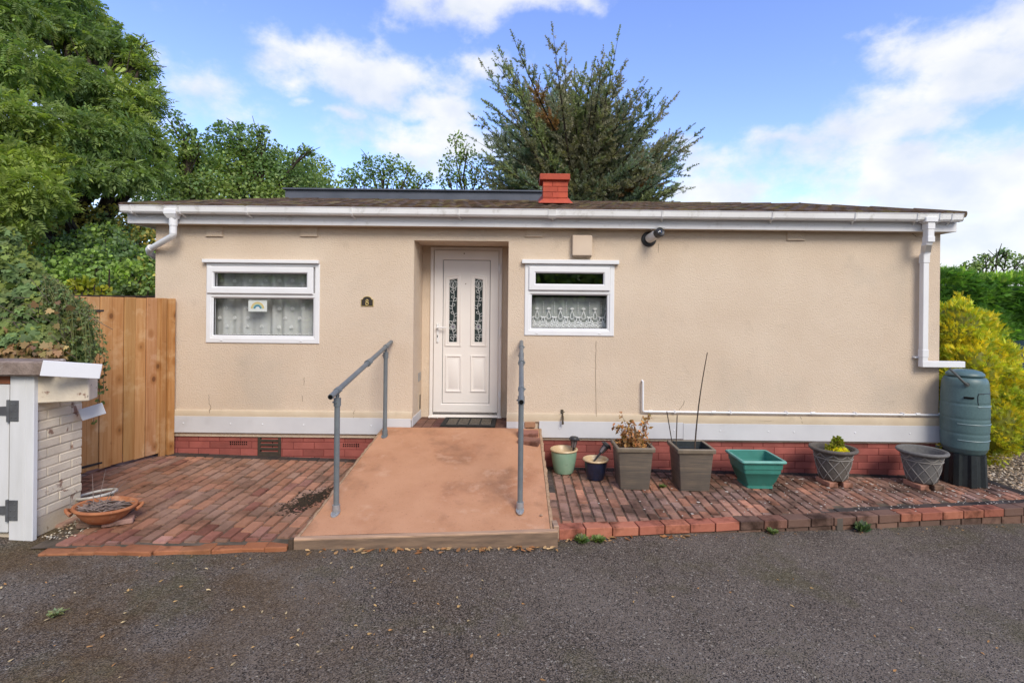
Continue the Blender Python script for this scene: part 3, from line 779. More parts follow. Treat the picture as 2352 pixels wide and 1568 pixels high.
def merge(o, other):
    bm = bmesh.new(); bm.from_mesh(o.data); n0 = len(bm.faces); bm.from_mesh(other.data); bm.faces.ensure_lookup_table()
    for f in bm.faces[n0:]: f.material_index = 1
    bm.to_mesh(o.data); bm.free(); o.data.materials.append(other.data.materials[0]); bpy.data.objects.remove(other)
nc1 = curtain(h1[0] - .04, h1[1] + .04, h1[2] + .035, h1[3] + .05, .17, 7, .022, WA, 'net_curtain', m_net, 3)
curtain(h1[0] - .04, h1[1] + .04, h1[2] + .01, h1[3] + .05, .30, 5, .03, WA, 'voile_curtain', net_mat('voile', (.55, .58, .57), .55), 5)
sp = MB()
for x, z in ((510, 646), (540, 646), (577, 645), (610, 645), (643, 645), (672, 645), (520, 707), (566, 708), (642, 709), (672, 709), (505, 730), (540, 730), (570, 730), (655, 731), (688, 731),
             (522, 749), (567, 749), (601, 750), (641, 751), (670, 751), (698, 708)):
    p = P(x, z, 6.15); knot_spiral(sp, p.x, p.z, .143, .023, .0034, rnd.choice((-1, 1)))
for k in range(26):
    p = P(495 + k * 8.8, 769, 6.15); sp.tube([(p.x - .02, .145, p.z), (p.x - .01, .145, p.z + .012), (p.x + .01, .145, p.z + .012), (p.x + .02, .145, p.z)], .003, 5)
merge(nc1, sp.build('spiral_embroidery', m_netpat, WA))
# lace in the smaller window
nc2 = curtain(h2[0] - .04, h2[1] + .04, h2[2] + .02, P(1300, 683, 6.1).z, .15, 6, .012, WB, 'net_curtain', net_mat('lace_net', (.74, .79, .77), .52), 9)
lc = MB(); yl = .128
gx0, gx1 = P(1221, 700, 6.12).x, P(1394, 700, 6.12).x
zt_, zb_ = P(1300, 682, 6.12).z, P(1300, 756, 6.12).z
hgt = zt_ - zb_; nmot = 13; pit = (gx1 - gx0) / nmot
def arc(cx, cz, rx, rz, a0, a1, n=12): return [(cx + rx * cos(a0 + (a1 - a0) * k / n), yl, cz + rz * sin(a0 + (a1 - a0) * k / n)) for k in range(n + 1)]
for i in range(nmot + 1):
    x = gx0 + i * pit + rnd.uniform(-.004, .004)
    if i % 2 == 0:
        for k in range(7): lc.tube([(x, yl - .002, zt_ - hgt * (.16 + .052 * k)), (x, yl, zt_ - hgt * (.16 + .052 * k) - .010)], .0045, 6)
        lc.tube(arc(x, zt_ - hgt * .60, .03, .016, pi, 2 * pi), 0.0090, 5); lc.tube(arc(x, zt_ - hgt * .70, .017, .03, 0, 2 * pi), 0.0067, 5)
    else:
        for a in (-1.1, -.6, 0, .6, 1.1): lc.tube([(x, yl, zt_ - hgt * .40), (x + .026 * sin(a), yl, zt_ - hgt * .40 + .032 * cos(a))], [.003, .006], 5)
        lc.tube([(x, yl, zt_ - hgt * .42), (x - .022, yl, zt_ - hgt * .58), (x - .02, yl, zt_ - hgt * .66), (x, yl, zt_ - hgt * .69), (x + .02, yl, zt_ - hgt * .66), (x + .022, yl, zt_ - hgt * .58), (x, yl, zt_ - hgt * .42)], .0045, 5)
    lc.tube(arc(x, zt_ - hgt * .80, pit * .5, .03, pi, 2 * pi), 0.0083, 5); lc.tube(arc(x, zt_ - hgt * .72, pit * .55, .035, pi, 2 * pi), 0.0060, 5)
    lc.tube(arc(x, zt_ - hgt * .99, pit * .5, .05, 0, pi), 0.0090, 5); lc.tube(arc(x, zt_ - hgt * .99, pit * .25, .028, 0, pi), 0.0075, 5); lc.tube(arc(x + pit / 2, zt_ - hgt * .86, pit * .2, .016, 0, 2 * pi), 0.0060, 5)
merge(nc2, lc.build('lace_pattern', m_netpat, WB))
# ---- picture of a rainbow
rp_ = RC(570.3, 689, 613.3, 715.5, 6.03)
b = MB(); b.bx(rp_[0], rp_[1], .03, .033, rp_[2], rp_[3], .0005, (.80, .84, .82))
cxr, czr = (rp_[0] + rp_[1]) / 2, rp_[2] + .035
for k, c in enumerate([(.75, .55, .22), (.72, .62, .33), (.50, .62, .42), (.10, .33, .48), (.06, .24, .40)]):
    r1, r0 = .078 - k * .0105, .078 - (k + 1) * .0105
    b.loops([[(cxr + r * cos(pi * q / 18), .0285, czr + r * sin(pi * q / 18)) for q in range(19)] for r in (r1, r0)], closed=False, col=c)
o = b.build('rainbow_picture', m_card, org=(cxr, .03, rp_[2])); tag(o, 'small white card with a painted rainbow in the lower pane of the left window', 'picture')

# ---- door
y0 = PD
b = MB(); b.ring((df[0], df[1], df[2] + .03, df[3]), (df[0] + .045, df[1] - .045, df[2] + .06, df[3] - .04), y0 + .05, y0 - .02, .006)
b.bx(df[0] - .01, df[1] + .01, y0 - .035, y0 + .05, df[2] - .03, df[2] + .045, .006)
b.box(df[0] + .02, df[1] - .02, y0 + .051, y0 + .08, df[2] - .03, df[3])
door = b.build('door', m_door, house)
sf = RC(996, 575, 1144.6, 947, D2 - .03); ip = RC(1016.4, 597, 1125, 927, D2 - .03)
b = MB(); b.ring(sf, ip, y0 + .05, y0 - .032, .006, .012)
b.build('door_frame', m_door, door)
b = MB(); b.ring(ip, (ip[0] + .006, ip[1] - .006, ip[2] + .006, ip[3] - .006), y0 - .012, y0 - .018, .001); b.build('door_gasket', m_black, door)
b = MB()
DP = y0 - .016
b.add([(ip[0], DP, ip[2]), (ip[1], DP, ip[2]), (ip[1], DP, ip[3]), (ip[0], DP, ip[3])], [(0, 1, 2, 3)])
gls = []
for (xa, xb, ya, yb_, up) in ((1022.7, 1060, 628.5, 795, 1), (1081, 1118, 628.5, 795, -1)):
    x0, x1, z0, z1 = RC(xa, ya, xb, yb_, D2)
    zc = z1 - .035
    poly = [(x0, z0), (x1, z0), (x1, z1 if up > 0 else zc), (x0, zc if up > 0 else z1)]
    b.pring(poly, [(0, DP), (.003, DP - .010), (.014, DP - .014), (.02, DP - .006), (.045, DP - .009), (.055, DP - .001)])
    gls.append((inset(poly, .055), up))
for xa, xb in ((1023, 1060.8), (1080.5, 1118)):
    x0, x1, z0, z1 = RC(xa, 815, xb, 899.7, D2)
    b.pring([(x0, z0), (x1, z0), (x1, z1), (x0, z1)], [(0, DP), (.004, DP - .012), (.016, DP - .014), (.026, DP - .003), (.04, DP - .002), (.055, DP - .009)], fill=True)
panel = b.build('door_panel', m_door, door)
for poly, up in gls:
    g = MB(); g.add([(x, DP - .0035, z) for x, z in poly], [(0, 1, 2, 3)]); go = g.build('door_glass', m_doorglass, door, smooth=False)
    ld = MB(); yl = DP - .006
    x0, x1, z0 = poly[0][0], poly[1][0], poly[0][1]; z1 = min(poly[2][1], poly[3][1]); w = x1 - x0; h = z1 - z0; xm = (x0 + x1) / 2
    def leaf(cx, cz, a, s_):
        pts = []
        for k in range(13):
            t = k / 12 * 2 * pi; lx, lz = s_ * (.5 - .5 * cos(t)) , s_ * .32 * sin(t)
            pts.append((cx + lx * cos(a) - lz * sin(a), yl, cz + lx * sin(a) + lz * cos(a)))
        ld.tube(pts, .0035, 5)
    stem = [(xm + .014 * sin(k * .8), yl, z0 + h * k / 24) for k in range(24)]
    ld.tube(stem, .003, 5)
    for q, k in enumerate((1, 4, 7, 10, 13, 16, 19)): leaf(stem[k][0], stem[k][2], radians(40 if q % 2 else 140), .05); leaf(stem[k + 1][0], stem[k+1][2], radians(150 if q % 2 else 30), .04)
    leaf(xm, z0 + h * .86, radians(90), .11); leaf(xm - .01, z0 + h * .87, radians(105), .09); leaf(xm + .01, z0 + h * .87, radians(75), .09)
    for q in range(3): ld.tube([(xm + (.032 - .009 * q) * cos(2*pi*k/12), yl, z0 + h * .25 + (.036 - .01 * q) * sin(2*pi*k/12)) for k in range(13)], .003, 5)
    for zz in (.34, .66, .12): ld.tube([(x0, yl, z0 + h * zz), (x1, yl, z0 + h * zz)], .002, 4)
    ld.build('leadwork', m_white_lead, go)
    v = MB(); v.lathe([(.0, 0), (.026, .0005), (0, .001)], 10, mat=Matrix.Translation((xm, DP - .0042, z0 + h * .25)) @ Matrix.Rotation(radians(90), 4, 'X')); v.build('flower_glass', m_leadlight, go)
hx, hz = P(1005, 752, D2 - .04).x, P(1005, 752, D2 - .04).z
yh = y0 - .035
b = MB(); b.bx(hx - .015, hx + .015, yh - .012, yh + .004, hz - .19, hz + .05, .006)
b.tube([(hx, yh - .005, hz), (hx, yh - .045, hz), (hx + .02, yh - .05, hz), (hx + .12, yh - .05, hz + .001)], [.011, .010, .010, .008], 10)
hd = b.build('door_handle', m_upvc, door)
b = MB(); b.bx(hx - .005, hx + .005, yh - .014, yh - .011, hz - .125, hz - .095, .001); b.build('keyhole', m_dark, hd)
for yy in (616, 763, 906):
    p = P(1149, yy, D2 - .03); b = MB()
    b.tube([(p.x, yh + .002, p.z - .055), (p.x, yh + .002, p.z + .055)], .009, 10); b.bx(p.x - .02, p.x + .012, yh + .004, yh + .012, p.z - .035, p.z + .035, .002)
    for s_ in (-1, 1): b.tube([(p.x, yh + .002, p.z + s_ * .05), (p.x, yh + .002, p.z + s_ * .06)], .0105, 10)
    b.build('door_hinge', m_upvc, door)
q = P(1067, 583, D2); b = MB(); b.lathe([(.008, 0), (.007, .004), (0, .005)], 8, mat=Matrix.Translation((q.x, y0 - .033, q.z)) @ Matrix.Rotation(radians(90), 4, 'X'))
b.build('fixing_hole', m_crack, door); q = P(1070, 652, D2); b = MB(); b.lathe([(.007, 0), (.006, .004), (0, .005)], 8, mat=Matrix.Translation((q.x, DP, q.z)) @ Matrix.Rotation(radians(90), 4, 'X'))
b.build('fixing_hole', m_crack, door)
# porch floor
b = MB(); b.box(po[0], po[1], -.02, PD + .05, .2, .325)
x = po[0] + .004
while x < po[1] - .02:
    y = -.03
    while y < PD - .02:
        b.cbox(Matrix.Translation((min(x + .052, po[1] - .03), y + .1, .328 + rnd.gauss(0, .001))), .05, .1, .012, .003, tuple(rnd.uniform(.7, 1.3) for _ in '1') * 3)
        y += .206
    x += .106
b.build('porch_step', m_porch, house)
# vents on the left reveal
b = MB(); b.bx(po[0] - .001, po[0] + .006, .31, .47, P(965, 874, 6.4).z, P(965, 855, 6.4).z, .002); b.build('reveal_plate', m_galv, house)
b = MB(); zz0, zz1 = P(967, 937, 6.45).z, P(967, 905, 6.45).z; b.bx(po[0] - .001, po[0] + .005, .36, .46, zz0 - .01, zz1 + .01, .002, ); b.build('reveal_vent', m_ledge, house)
b = MB(); b.box(po[0] + .002, po[0] + .0075, .39, .435, zz0, zz1); b.build('reveal_slot', m_dark, house, smooth=False)

# ---- plates under the fascia, extractor cover, cracks, tap, pipes
for x0, x1, ya, yb_ in ((474, 511, 524, 542), (691, 728, 524, 542), (1208, 1246, 524, 543), (1808, 1847, 537, 551)):
    r = RC(x0, ya, x1, yb_, 5.99); b = MB(); b.bx(r[0], r[1], -.014, .004, r[2], 2.66, .003); b.bx(r[0] - .006, r[1] + .008, -.024, -.002, r[2] - .006, r[2] + .004, .003)
    b.build('patch_plate', m_render, house)
r = RC(1314.3, 540.5, 1360, 588, 5.95)
b = MB(); b.bx(r[0] + .006, r[1] - .006, -.055, .0, r[2] - .014, r[3], .004); ev = b.build('extractor_vent', mat('vent_edge', (.33, .25, .18), rough=.8), house)
b = MB(); b.bx(r[0], r[1], -.072, -.052, r[2], r[3], .009); b.build('vent_cover', mat('painted_cover', (.62, .50, .39), (.58, .465, .36), nscale=5, rough=.7, spec=.25), ev)
for pts in (((1369, 783), (1368, 850), (1369, 955)), ((480, 906), (480, 925), (484, 932), (485, 950)), ((699, 866), (698, 884)), ((694, 908), (695, 922)), ((2095, 536), (2105, 544), (2122, 546)),
            ((1480, 957), (1560, 960), (1650, 961), (1760, 965), (1790, 963)), ((1835, 955), (1840, 970)), ((1560, 940), (1570, 928), (1572, 920)), ((814, 943), (814, 958)), ((1512, 560), (1512, 580)), ((412, 958), (455, 960), (520, 963))):
    q = [P(x, y, 6) for x, y in pts]
    fine = []
    for i in range(len(q) - 1):
        for k in range(6):
            v = q[i].lerp(q[i + 1], k / 6); fine.append((v.x + rnd.gauss(0, .0022), -.001 if v.z > .51 else -.031, v.z + rnd.gauss(0, .0015)))
    fine.append((q[-1].x, -.001 if q[-1].z > .51 else -.031, q[-1].z))
    b = MB(); b.tube(fine, .0021, 5); b.build('render_crack', m_crack, house)
tp = P(1292, 955, 5.97)
b = MB()
b.tube([(tp.x, .0, tp.z), (tp.x, -.05, tp.z), (tp.x, -.075, tp.z - .012), (tp.x, -.08, tp.z - .06)], [.011, .012, .011, .010], 10)
b.tube([(tp.x, -.04, tp.z), (tp.x, -.045, tp.z + .045)], .008, 8); b.tube([(tp.x - .022, -.045, tp.z + .045), (tp.x + .022, -.045, tp.z + .05)], .006, 8)
b.bx(tp.x - .02, tp.x + .012, -.012, 0, tp.z - .005, tp.z + .07, .003)
b.tube([(tp.x, -.08, tp.z - .06), (tp.x, -.08, tp.z - .085)], .013, 10)
b.build('garden_tap', m_brass, house)
def pipe_joint(b, p, ax, r, l=.05):
    p = Vector(p); ax = Vector(ax); b.tube([p - ax * l / 2, p + ax * l / 2], r * 1.35, 12)
b = MB(); q0, q1, q2 = P(1477, 875, 5.96), P(1477, 946, 5.96), P(2152, 950.5, 5.96)
zq = (q1.z + q2.z) / 2
b.tube([(q0.x, 0, q0.z), (q0.x, -.04, q0.z - .005), (q0.x, -.04, zq + .02), (q0.x + .005, -.04, zq + .004), (q0.x + .03, -.04, zq), (XR + .03, -.04, zq - .006), (XR + .04, -.03, zq - .006), (XR + .042, .2, zq - .01)], .0125, 12)
for x in (q0.x + .09, 1.95 + .3, 3.4, 4.62): pipe_joint(b, (x, -.04, zq), (1, 0, 0), .0125)
for x in (1.8, 2.45, 3.1, 3.9, 4.45): b.bx(x - .008, x + .008, -.055, .0, zq - .017, zq + .017, .003)
b.build('waste_pipe', m_upvc, house)

# ---- roof, fascia, gutter
FX0, FX1, FYF, FZ0 = -4.50, 4.965, -.14, 2.652
b = MB()
b.bx(FX0, FX1, FYF, FYF + .02, FZ0, FZ0 + .2, .004)
b.bx(FX0, FX0 + .02, FYF + .02, HD + .2, FZ0 + .002, FZ0 + .198, .003); b.bx(FX1 - .02, FX1, FYF + .02, HD + .2, FZ0 + .002, FZ0 + .198, .003)
p = P(1140, 505, 5.86); b.bx(p.x - .02, p.x + .02, FYF - .003, FYF, FZ0 + .002, FZ0 + .16, .001)
fa = b.build('fascia_board', m_fascia, house)
b = MB(); b.box(FX0 + .02, FX1 - .02, FYF + .02, HD + .18, FZ0 + .004, FZ0 + .014); b.build('soffit', m_ledge, house, smooth=False)
prof = [(-.150, 2.838), (-.152, 2.772), (-.175, 2.756), (-.232, 2.758), (-.246, 2.775), (-.252, 2.830), (-.258, 2.838), (-.252, 2.842), (-.244, 2.836), (-.238, 2.780), (-.225, 2.766), (-.178, 2.764), (-.160, 2.778), (-.158, 2.838)]
GX0, GX1 = P(275, 480, 5.76).x, P(2213, 490, 5.76).x
b = MB(); b.loops([[(GX0, y, z) for y, z in prof], [(GX1, y, z) for y, z in prof]], cap0=True, cap1=True)
for x in (GX0, GX1 - .012): b.loops([[(xx, y, z) for y, z in prof[:7]] for xx in (x, x + .012)], cap0=True, cap1=True)
gut = b.build('gutter', m_gutter, house, ang=30)
outp = [(-.150, 2.836), (-.156, 2.768), (-.175, 2.750), (-.234, 2.752), (-.252, 2.772), (-.258, 2.832), (-.264, 2.842)]
for x, w in ((300, .022), (377, .03), (411, .022), (566, .022), (807, .022), (1053, .022), (1268, .085), (1522, .022), (1775, .022), (1965, .022), (2108, .025), (2160, .03), (2187, .022)):
    xx = P(x, 485, 5.76).x; b = MB()
    op = [(y - .003, z - .003) for y, z in outp]
    b.loops([[(q, y, z) for y, z in op] for q in (xx - w / 2, xx + w / 2)], closed=False, cap0=True, cap1=True)
    b.tube([(xx, -.2, 2.752), (xx + .015, -.165, 2.735), (xx + .02, -.145, 2.728)], .008, 6)
    b.build('gutter_bracket', m_gutter, gut)
# roof tiles
RYA, RZA, RYB, RZB = -.215, 2.850, 1.55, 3.292
RL0, RL1 = (-4.53, -3.45), (5.0, 4.08)
b = MB(); NC = 8
slope = Vector((0, RYB - RYA, RZB - RZA)).normalized()
for k in range(NC):
    t0, t1 = k / NC, (k + 1.18) / NC
    xa = RL0[0] + (RL0[1] - RL0[0]) * t0; xb = RL1[0] + (RL1[1] - RL1[0]) * t0
    def rp3(x, t, lift): return (x, RYA + (RYB - RYA) * t, RZA + (RZB - RZA) * t + lift)
    x = xa; q = 0
    while x < xb:
        w = min(.165, xb - x)
        c = tuple(rnd.uniform(.6, 1.3) for _ in '1') * 3
        n = 6
        lo, loF, hi = [], [], []
        for i in range(n + 1):
            f = i / n; wv_ = .014 * max(0, sin(pi * min(1, f * 1.15)))
            j = rnd.gauss(0, .0012)
            lo.append(rp3(x + w * f, t0, .012 + wv_ + j)); loF.append(rp3(x + w * f, t0, -.012 + wv_ * .4)); hi.append(rp3(x + w * f, min(1, t1), .002 + wv_))
        b.loops([loF, lo, hi], closed=False, col=c)
        x += w
YB2 = HD + .26
ridge0, ridge1 = Vector((RL0[1], RYB, RZB)), Vector((RL1[1], RYB, RZB))
c0, c1 = Vector((RL0[0], RYA, RZA)), Vector((RL1[0], RYA, RZA)); d0, d1 = Vector((RL0[0], YB2, RZA)), Vector((RL1[0], YB2, RZA))
b.add([c0, d0, ridge0, c1, d1, ridge1], [(0, 2, 1), (3, 4, 5), (1, 2, 5, 4)], (.8, .8, .8))
for a_, e_ in ((c0, ridge0), (c1, ridge1), (d0, ridge0), (d1, ridge1), (ridge0, ridge1)):
    L_ = (e_ - a_).length; n = max(2, int(L_ / .42)); dz = Vector((0, 0, .012))
    for k in range(n):
        u, v = a_.lerp(e_, k / n), a_.lerp(e_, (k + 1.04) / n)
        b.tube([u - dz, v - dz * .7], [.036, .042], 12, tuple(rnd.uniform(.7, 1.25) for _ in '1') * 3)
roof = b.build('roof', m_tile, house, ang=50)
r = RC(655, 441, 1240, 434, 8.3); zt_ = (P(655, 440, 8.3).z + P(1240, 434, 8.3).z) / 2
b = MB(); b.bx(r[0], r[1] + .3, 2.3, 4.2, 3.0, zt_, .004); b.bx(r[0] - .03, r[1] + .3, 2.26, 4.25, zt_ - .012, zt_ + .012, .003)
for fx in (.93,): b.bx(r[0] + (r[1]-r[0]) * fx, r[0] + (r[1]-r[0]) * fx + .008, 2.296, 2.3, 3.0, zt_ - .02, .001)
b.build('roof_dormer', m_felt, house)
r = RC(1247, 413, 1304.5, 462, 6.7)
b = MB(); yc = .7 + .14
x0, x1 = r[0], r[1]; zz = r[2] - .1; k = 0
b.box(x0 + .006, x1 - .006, .706, .97, zz, r[3], (.8, .8, .8))
while zz < r[3] - .01:
    hh = min(.07, r[3] - zz)
    for a_, e_ in (((x0, x0 + .19), (x0 + .195, x1)) if k % 2 else ((x0, x0 + .12), (x0 + .125, x1))):
        b.cbox(Matrix.Translation(((a_ + e_) / 2, .84, zz + hh / 2)), (e_ - a_) / 2 - .001, .14, hh / 2 - .002, .003, tuple(rnd.uniform(.88, 1.1) for _ in '1') * 3)
    zz += .0725; k += 1
r2 = RC(1240, 398.5, 1309.5, 412, 6.66)
b.bx(r2[0], r2[1], .66, 1.02, r2[2] - .004, r2[3], .006, (.92, .92, .92))
ch = b.build('chimney', m_chim, roof)
b = MB(); zc = r[2] - .01
b.loops([[(x0 - .06, .62, zc - .03), (x1 + .06, .62, zc - .03), (x1 + .05, 1.05, zc + .1), (x0 - .05, 1.05, zc + .1)], [(x0 + .0, .695, zc + .035), (x1 - .0, .695, zc + .035), (x1, .99, zc + .15), (x0, .99, zc + .15)]])
b.build('flashing', m_chim, roof)
# downpipes
b = MB()
gx = P(398, 515, 5.80).x; yq = -.20
b.bx(gx - .075, gx + .06, -.264, -.148, 2.742, 2.80, .006)
b.loops([[(gx - .07, -.262, 2.745), (gx + .055, -.262, 2.745), (gx + .055, -.15, 2.745), (gx - .07, -.15, 2.745)], [(gx - .042, -.24, 2.70), (gx + .042, -.24, 2.70), (gx + .042, -.16, 2.70), (gx - .042, -.16, 2.70)]])
b.tube([(gx, yq, 2.705), (gx, yq, 2.62)], .043, 16); b.tube([(gx, yq, 2.62), (gx, yq, 2.53)], .037, 16)
e1 = Vector((-4.335, -.02, 2.36))
b.tube([(gx, yq, 2.56), (gx, yq, 2.525), (gx - .012, yq + .006, 2.505), e1 + Vector((.02, -.012, .012)), e1, e1 + Vector((-.012, .03, -.03)), e1 + Vector((-.008, .10, -.06)), e1 + Vector((.02, 1.6, -.16))], .034, 16)
b.tube([e1 + Vector((.05, -.03, .03)), e1 + Vector((.01, -.005, .006))], .041, 16)
b.build('round_downpipe', m_upvc, house)
b = MB(); gx = P(2134, 505, 5.79).x
b.bx(gx - .075, gx + .065, -.264, -.148, 2.742, 2.80, .006)
b.bx(gx - .036, gx + .036, -.245, -.165, 2.56, 2.75, .004); b.bx(gx - .042, gx + .042, -.25, -.16, 2.665, 2.745, .004); b.bx(gx - .041, gx + .041, -.25, -.16, 2.52, 2.585, .004)
px = (P(2120.5, 700, 5.9).x + P(2132.8, 700, 5.9).x) / 2
def sq(c, hx, hy): return [(c[0]-hx, c[1]-hy, c[2]), (c[0]+hx, c[1]-hy, c[2]), (c[0]+hx, c[1]+hy, c[2]), (c[0]-hx, c[1]+hy, c[2])]
b.loops([sq((gx, -.205, 2.54), .034, .038), sq((gx - .01, -.19, 2.49), .034, .036), sq((px + .01, -.075, 2.42), .034, .034), sq((px, -.07, 2.37), .034, .034)], cap0=True, cap1=True)
b.bx(px - .037, px + .037, -.108, -.032, 2.30, 2.40, .004)
zlo = P(2120, 826, 5.93).z
b.bx(px - .032, px + .032, -.103, -.037, zlo - .02, 2.33, .004); b.bx(px - .036, px + .036, -.107, -.033, zlo + .03, zlo + .12, .004)
b.bx(px - .075, px + .05, -.04, .0, zlo + .015, zlo + .035, .003)
xe = P(2229, 838, 5.83).x; zz = P(2170, 836, 5.88).z
b.bx(px - .034, xe, -.106, -.034, zz - .04, zz + .03, .004)
b.build('square_downpipe', m_upvc, house)
# ------------------------------------------------------------------ number plaque, camera
r = RC(828.3, 680, 857, 703, 5.98)
pq = thing('number_plaque', 'small arched dark plaque with gold number 8 on the wall left of the door', 'sign', ((r[0] + r[1]) / 2, 0, r[2]))
def arch(x0, x1, z0, z1, g=0):
    xm = (x0 + x1) / 2; zs = z0 + (z1 - z0) * .68; pts = [(x0, z0), (x1, z0), (x1, zs), (x1 - .018, zs)]
    R = (x1 - x0) / 2 - .018
    pts += [(xm + R * cos(pi * k / 10), zs + (z1 - zs) * sin(pi * k / 10)) for k in range(1, 10)]
    pts += [(x0 + .018, zs), (x0, zs)]
    cx, cz = xm, (z0 + z1) / 2
    return [(cx + (x - cx) * (1 - g), cz + (z - cz) * (1 - g)) for x, z in pts]
b = MB(); A = arch(*r); b.loops([[(x, y, z) for x, z in A] for y in (0, -.010)], cap0=True, cap1=True); b.build('plaque_border', m_gold, pq, ang=30)
b = MB(); A = arch(*r, g=.10); b.loops([[(x, y, z) for x, z in A] for y in (-.002, -.0125)], cap0=True, cap1=True); b.build('plaque_face', m_plaque, pq, ang=30)
b = MB()
xm, zm = (r[0] + r[1]) / 2, (r[2] + r[3]) / 2 - .012
for cz, R in ((.015, .0145), (-.017, .0175)): b.tube([(xm + R * .85 * cos(2*pi*k/20), -.0145, zm + cz + R * sin(2*pi*k/20)) for k in range(21)], .0048, 8)
b.build('numeral', m_gold, pq)

cb, ct = P(1491, 549, 5.98), P(1508, 538, 5.80)
sc_ = thing('security_camera', 'white and black bullet camera on a round black wall base under the fascia', 'camera', tuple(cb))
def axm(p, d): 
    d = Vector(d).normalized(); q = d.to_track_quat('Z', 'Y'); return Matrix.Translation(p) @ q.to_matrix().to_4x4()
b = MB(); b.lathe([(.088, 0), (.088, .012), (.080, .022), (.04, .03), (0, .03)], 32, mat=axm((cb.x, 0, cb.z), (0, -1, 0)))
b.tube([(cb.x, -.02, cb.z), (cb.x + .01, -.06, cb.z)], .028, 14); b.build('wall_base', m_black, sc_)
d = Vector((.085, -.20, .055)); s0 = Vector((cb.x - .012, -.045, cb.z - .004))
M4 = axm(s0, d); Lc = d.length
b = MB(); b.lathe([(0, -.005), (.045, 0), (.052, .012), (.052, Lc * .72)], 28, mat=M4); b.build('camera_shell', m_camwhite, sc_)
b = MB(); b.lathe([(.0515, Lc * .70), (.0535, Lc * .72), (.0535, Lc), (.047, Lc + .008), (.040, Lc + .002), (.022, Lc - .002), (0, Lc - .002)], 28, mat=M4); hd = b.build('camera_head', m_black, sc_)
b = MB(); b.lathe([(.024, Lc - .006), (.022, Lc + .006), (.012, Lc + .010), (0, Lc + .011)], 20, mat=M4); b.build('lens', m_lens, hd)
b = MB(); b.lathe([(.006, 0), (0, .002)], 8, mat=M4 @ Matrix.Translation((-.034, -.005, Lc + .004))); b.build('status_light', m_screw, hd)
b = MB(); b.tube([(ct.x - .05, -.13, 2.66), (ct.x + .0, -.142, 2.672), (ct.x + .11, -.142, 2.672)], .006, 6); b.tube([(ct.x - .05, -.13, 2.66), (cb.x + .04, -.02, 2.64), (cb.x + .02, -.03, cb.z + .05), (cb.x, -.03, cb.z)], .005, 6); b.build('camera_cable', m_upvc, sc_)

# ------------------------------------------------------------------ ramp
A0, A1 = Vector((-1.655, -2.10, -.018)), Vector((.255, -1.87, -.040))       # front corners of the deck
B0, B1 = Vector((-1.56, -.035, .338)), Vector((.222, -.035, .338))
ramp = thing('access_ramp', 'terracotta painted access ramp with timber front beam leading up to the door', 'ramp', (-.7, -1.1, 0))
def rz(x, y):
    t = (y - A0.y - (x - A0.x) * (A1.y - A0.y) / (A1.x - A0.x)) / (B0.y - A0.y)
    return A0.z * (1 - t) + B0.z * t
b = MB()
nu, nv = 16, 20
g = []
for j in range(nv + 1):
    for i in range(nu + 1):
        u, v = i / nu, j / nv
        p = A0.lerp(A1, u).lerp(B0.lerp(B1, u), v)
        g.append((p.x, p.y, p.z + .003 * sin(7 * u + 3 * v) * (1 - abs(2*u-1))))
b.add(g, [(j*(nu+1)+i, j*(nu+1)+i+1, (j+1)*(nu+1)+i+1, (j+1)*(nu+1)+i) for j in range(nv) for i in range(nu)])
b.build('deck', m_ramp, ramp)
for s, (a_, e_, dx) in enumerate(((A0, B0, -1), (A1, B1, 1))):
    b = MB(); n = 40
    ls = []
    for k in range(n + 1):
        p = a_.lerp(e_, k / n); j = rnd.gauss(0, .0035)
        o1 = .006 if s == 0 else .004; w = .028 + j
        zb = (zl(p.x, p.y) if s == 0 else zr(p.x, p.y)) - .01
        zb = min(zb, p.z - .03)
        ls.append([(p.x + dx * o1, p.y, zb), (p.x + dx * o1, p.y, p.z - .004 + j * .6), (p.x + dx * (o1 + w * .5), p.y, p.z - .001 + j), (p.x + dx * (o1 + w), p.y, p.z - .010 + j), (p.x + dx * (o1 + w), p.y, zb)])
    b.loops(ls, cap0=True, cap1=True); b.build('edge_board', m_ply, ramp, ang=60)
b = MB()
dA = (A1 - A0).normalized(); nA = Vector((dA.y, -dA.x, 0))
f0, f1 = A0 - dA * .035 + nA * .042, A1 + dA * .055 + nA * .042
zb0, zb1 = zroad(f0.x) - .03, zroad(f1.x) - .03
def vtx(p, z): return (p.x, p.y, z)
b.loops([[vtx(f, zb), vtx(f, zt - .016), vtx(f - nA * .040, zt - .014), vtx(f - nA * .040, zb)] for f, zb, zt in ((f0, zb0, -.020), (f1, zb1, -.042))], cap0=True, cap1=True)
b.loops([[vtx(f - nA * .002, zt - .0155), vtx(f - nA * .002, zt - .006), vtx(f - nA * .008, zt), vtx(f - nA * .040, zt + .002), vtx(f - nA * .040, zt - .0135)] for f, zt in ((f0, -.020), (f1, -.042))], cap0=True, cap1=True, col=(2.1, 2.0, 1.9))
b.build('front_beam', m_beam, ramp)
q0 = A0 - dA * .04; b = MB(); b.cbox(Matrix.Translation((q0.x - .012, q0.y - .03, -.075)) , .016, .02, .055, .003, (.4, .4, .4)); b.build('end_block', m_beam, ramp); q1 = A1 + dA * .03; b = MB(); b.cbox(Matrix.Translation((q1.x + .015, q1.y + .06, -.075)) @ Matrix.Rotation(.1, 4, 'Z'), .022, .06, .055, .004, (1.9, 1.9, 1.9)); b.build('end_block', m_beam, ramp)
q = P(1251, 1195, 4.12)
b = MB(); b.lathe([(.013, 0), (.013, .002), (.007, .003), (.006, .001), (0, .001)], 14, c=(.19, -1.72, rz(.19, -1.72) + .001)); b.build('screw_washer', m_ply, ramp)

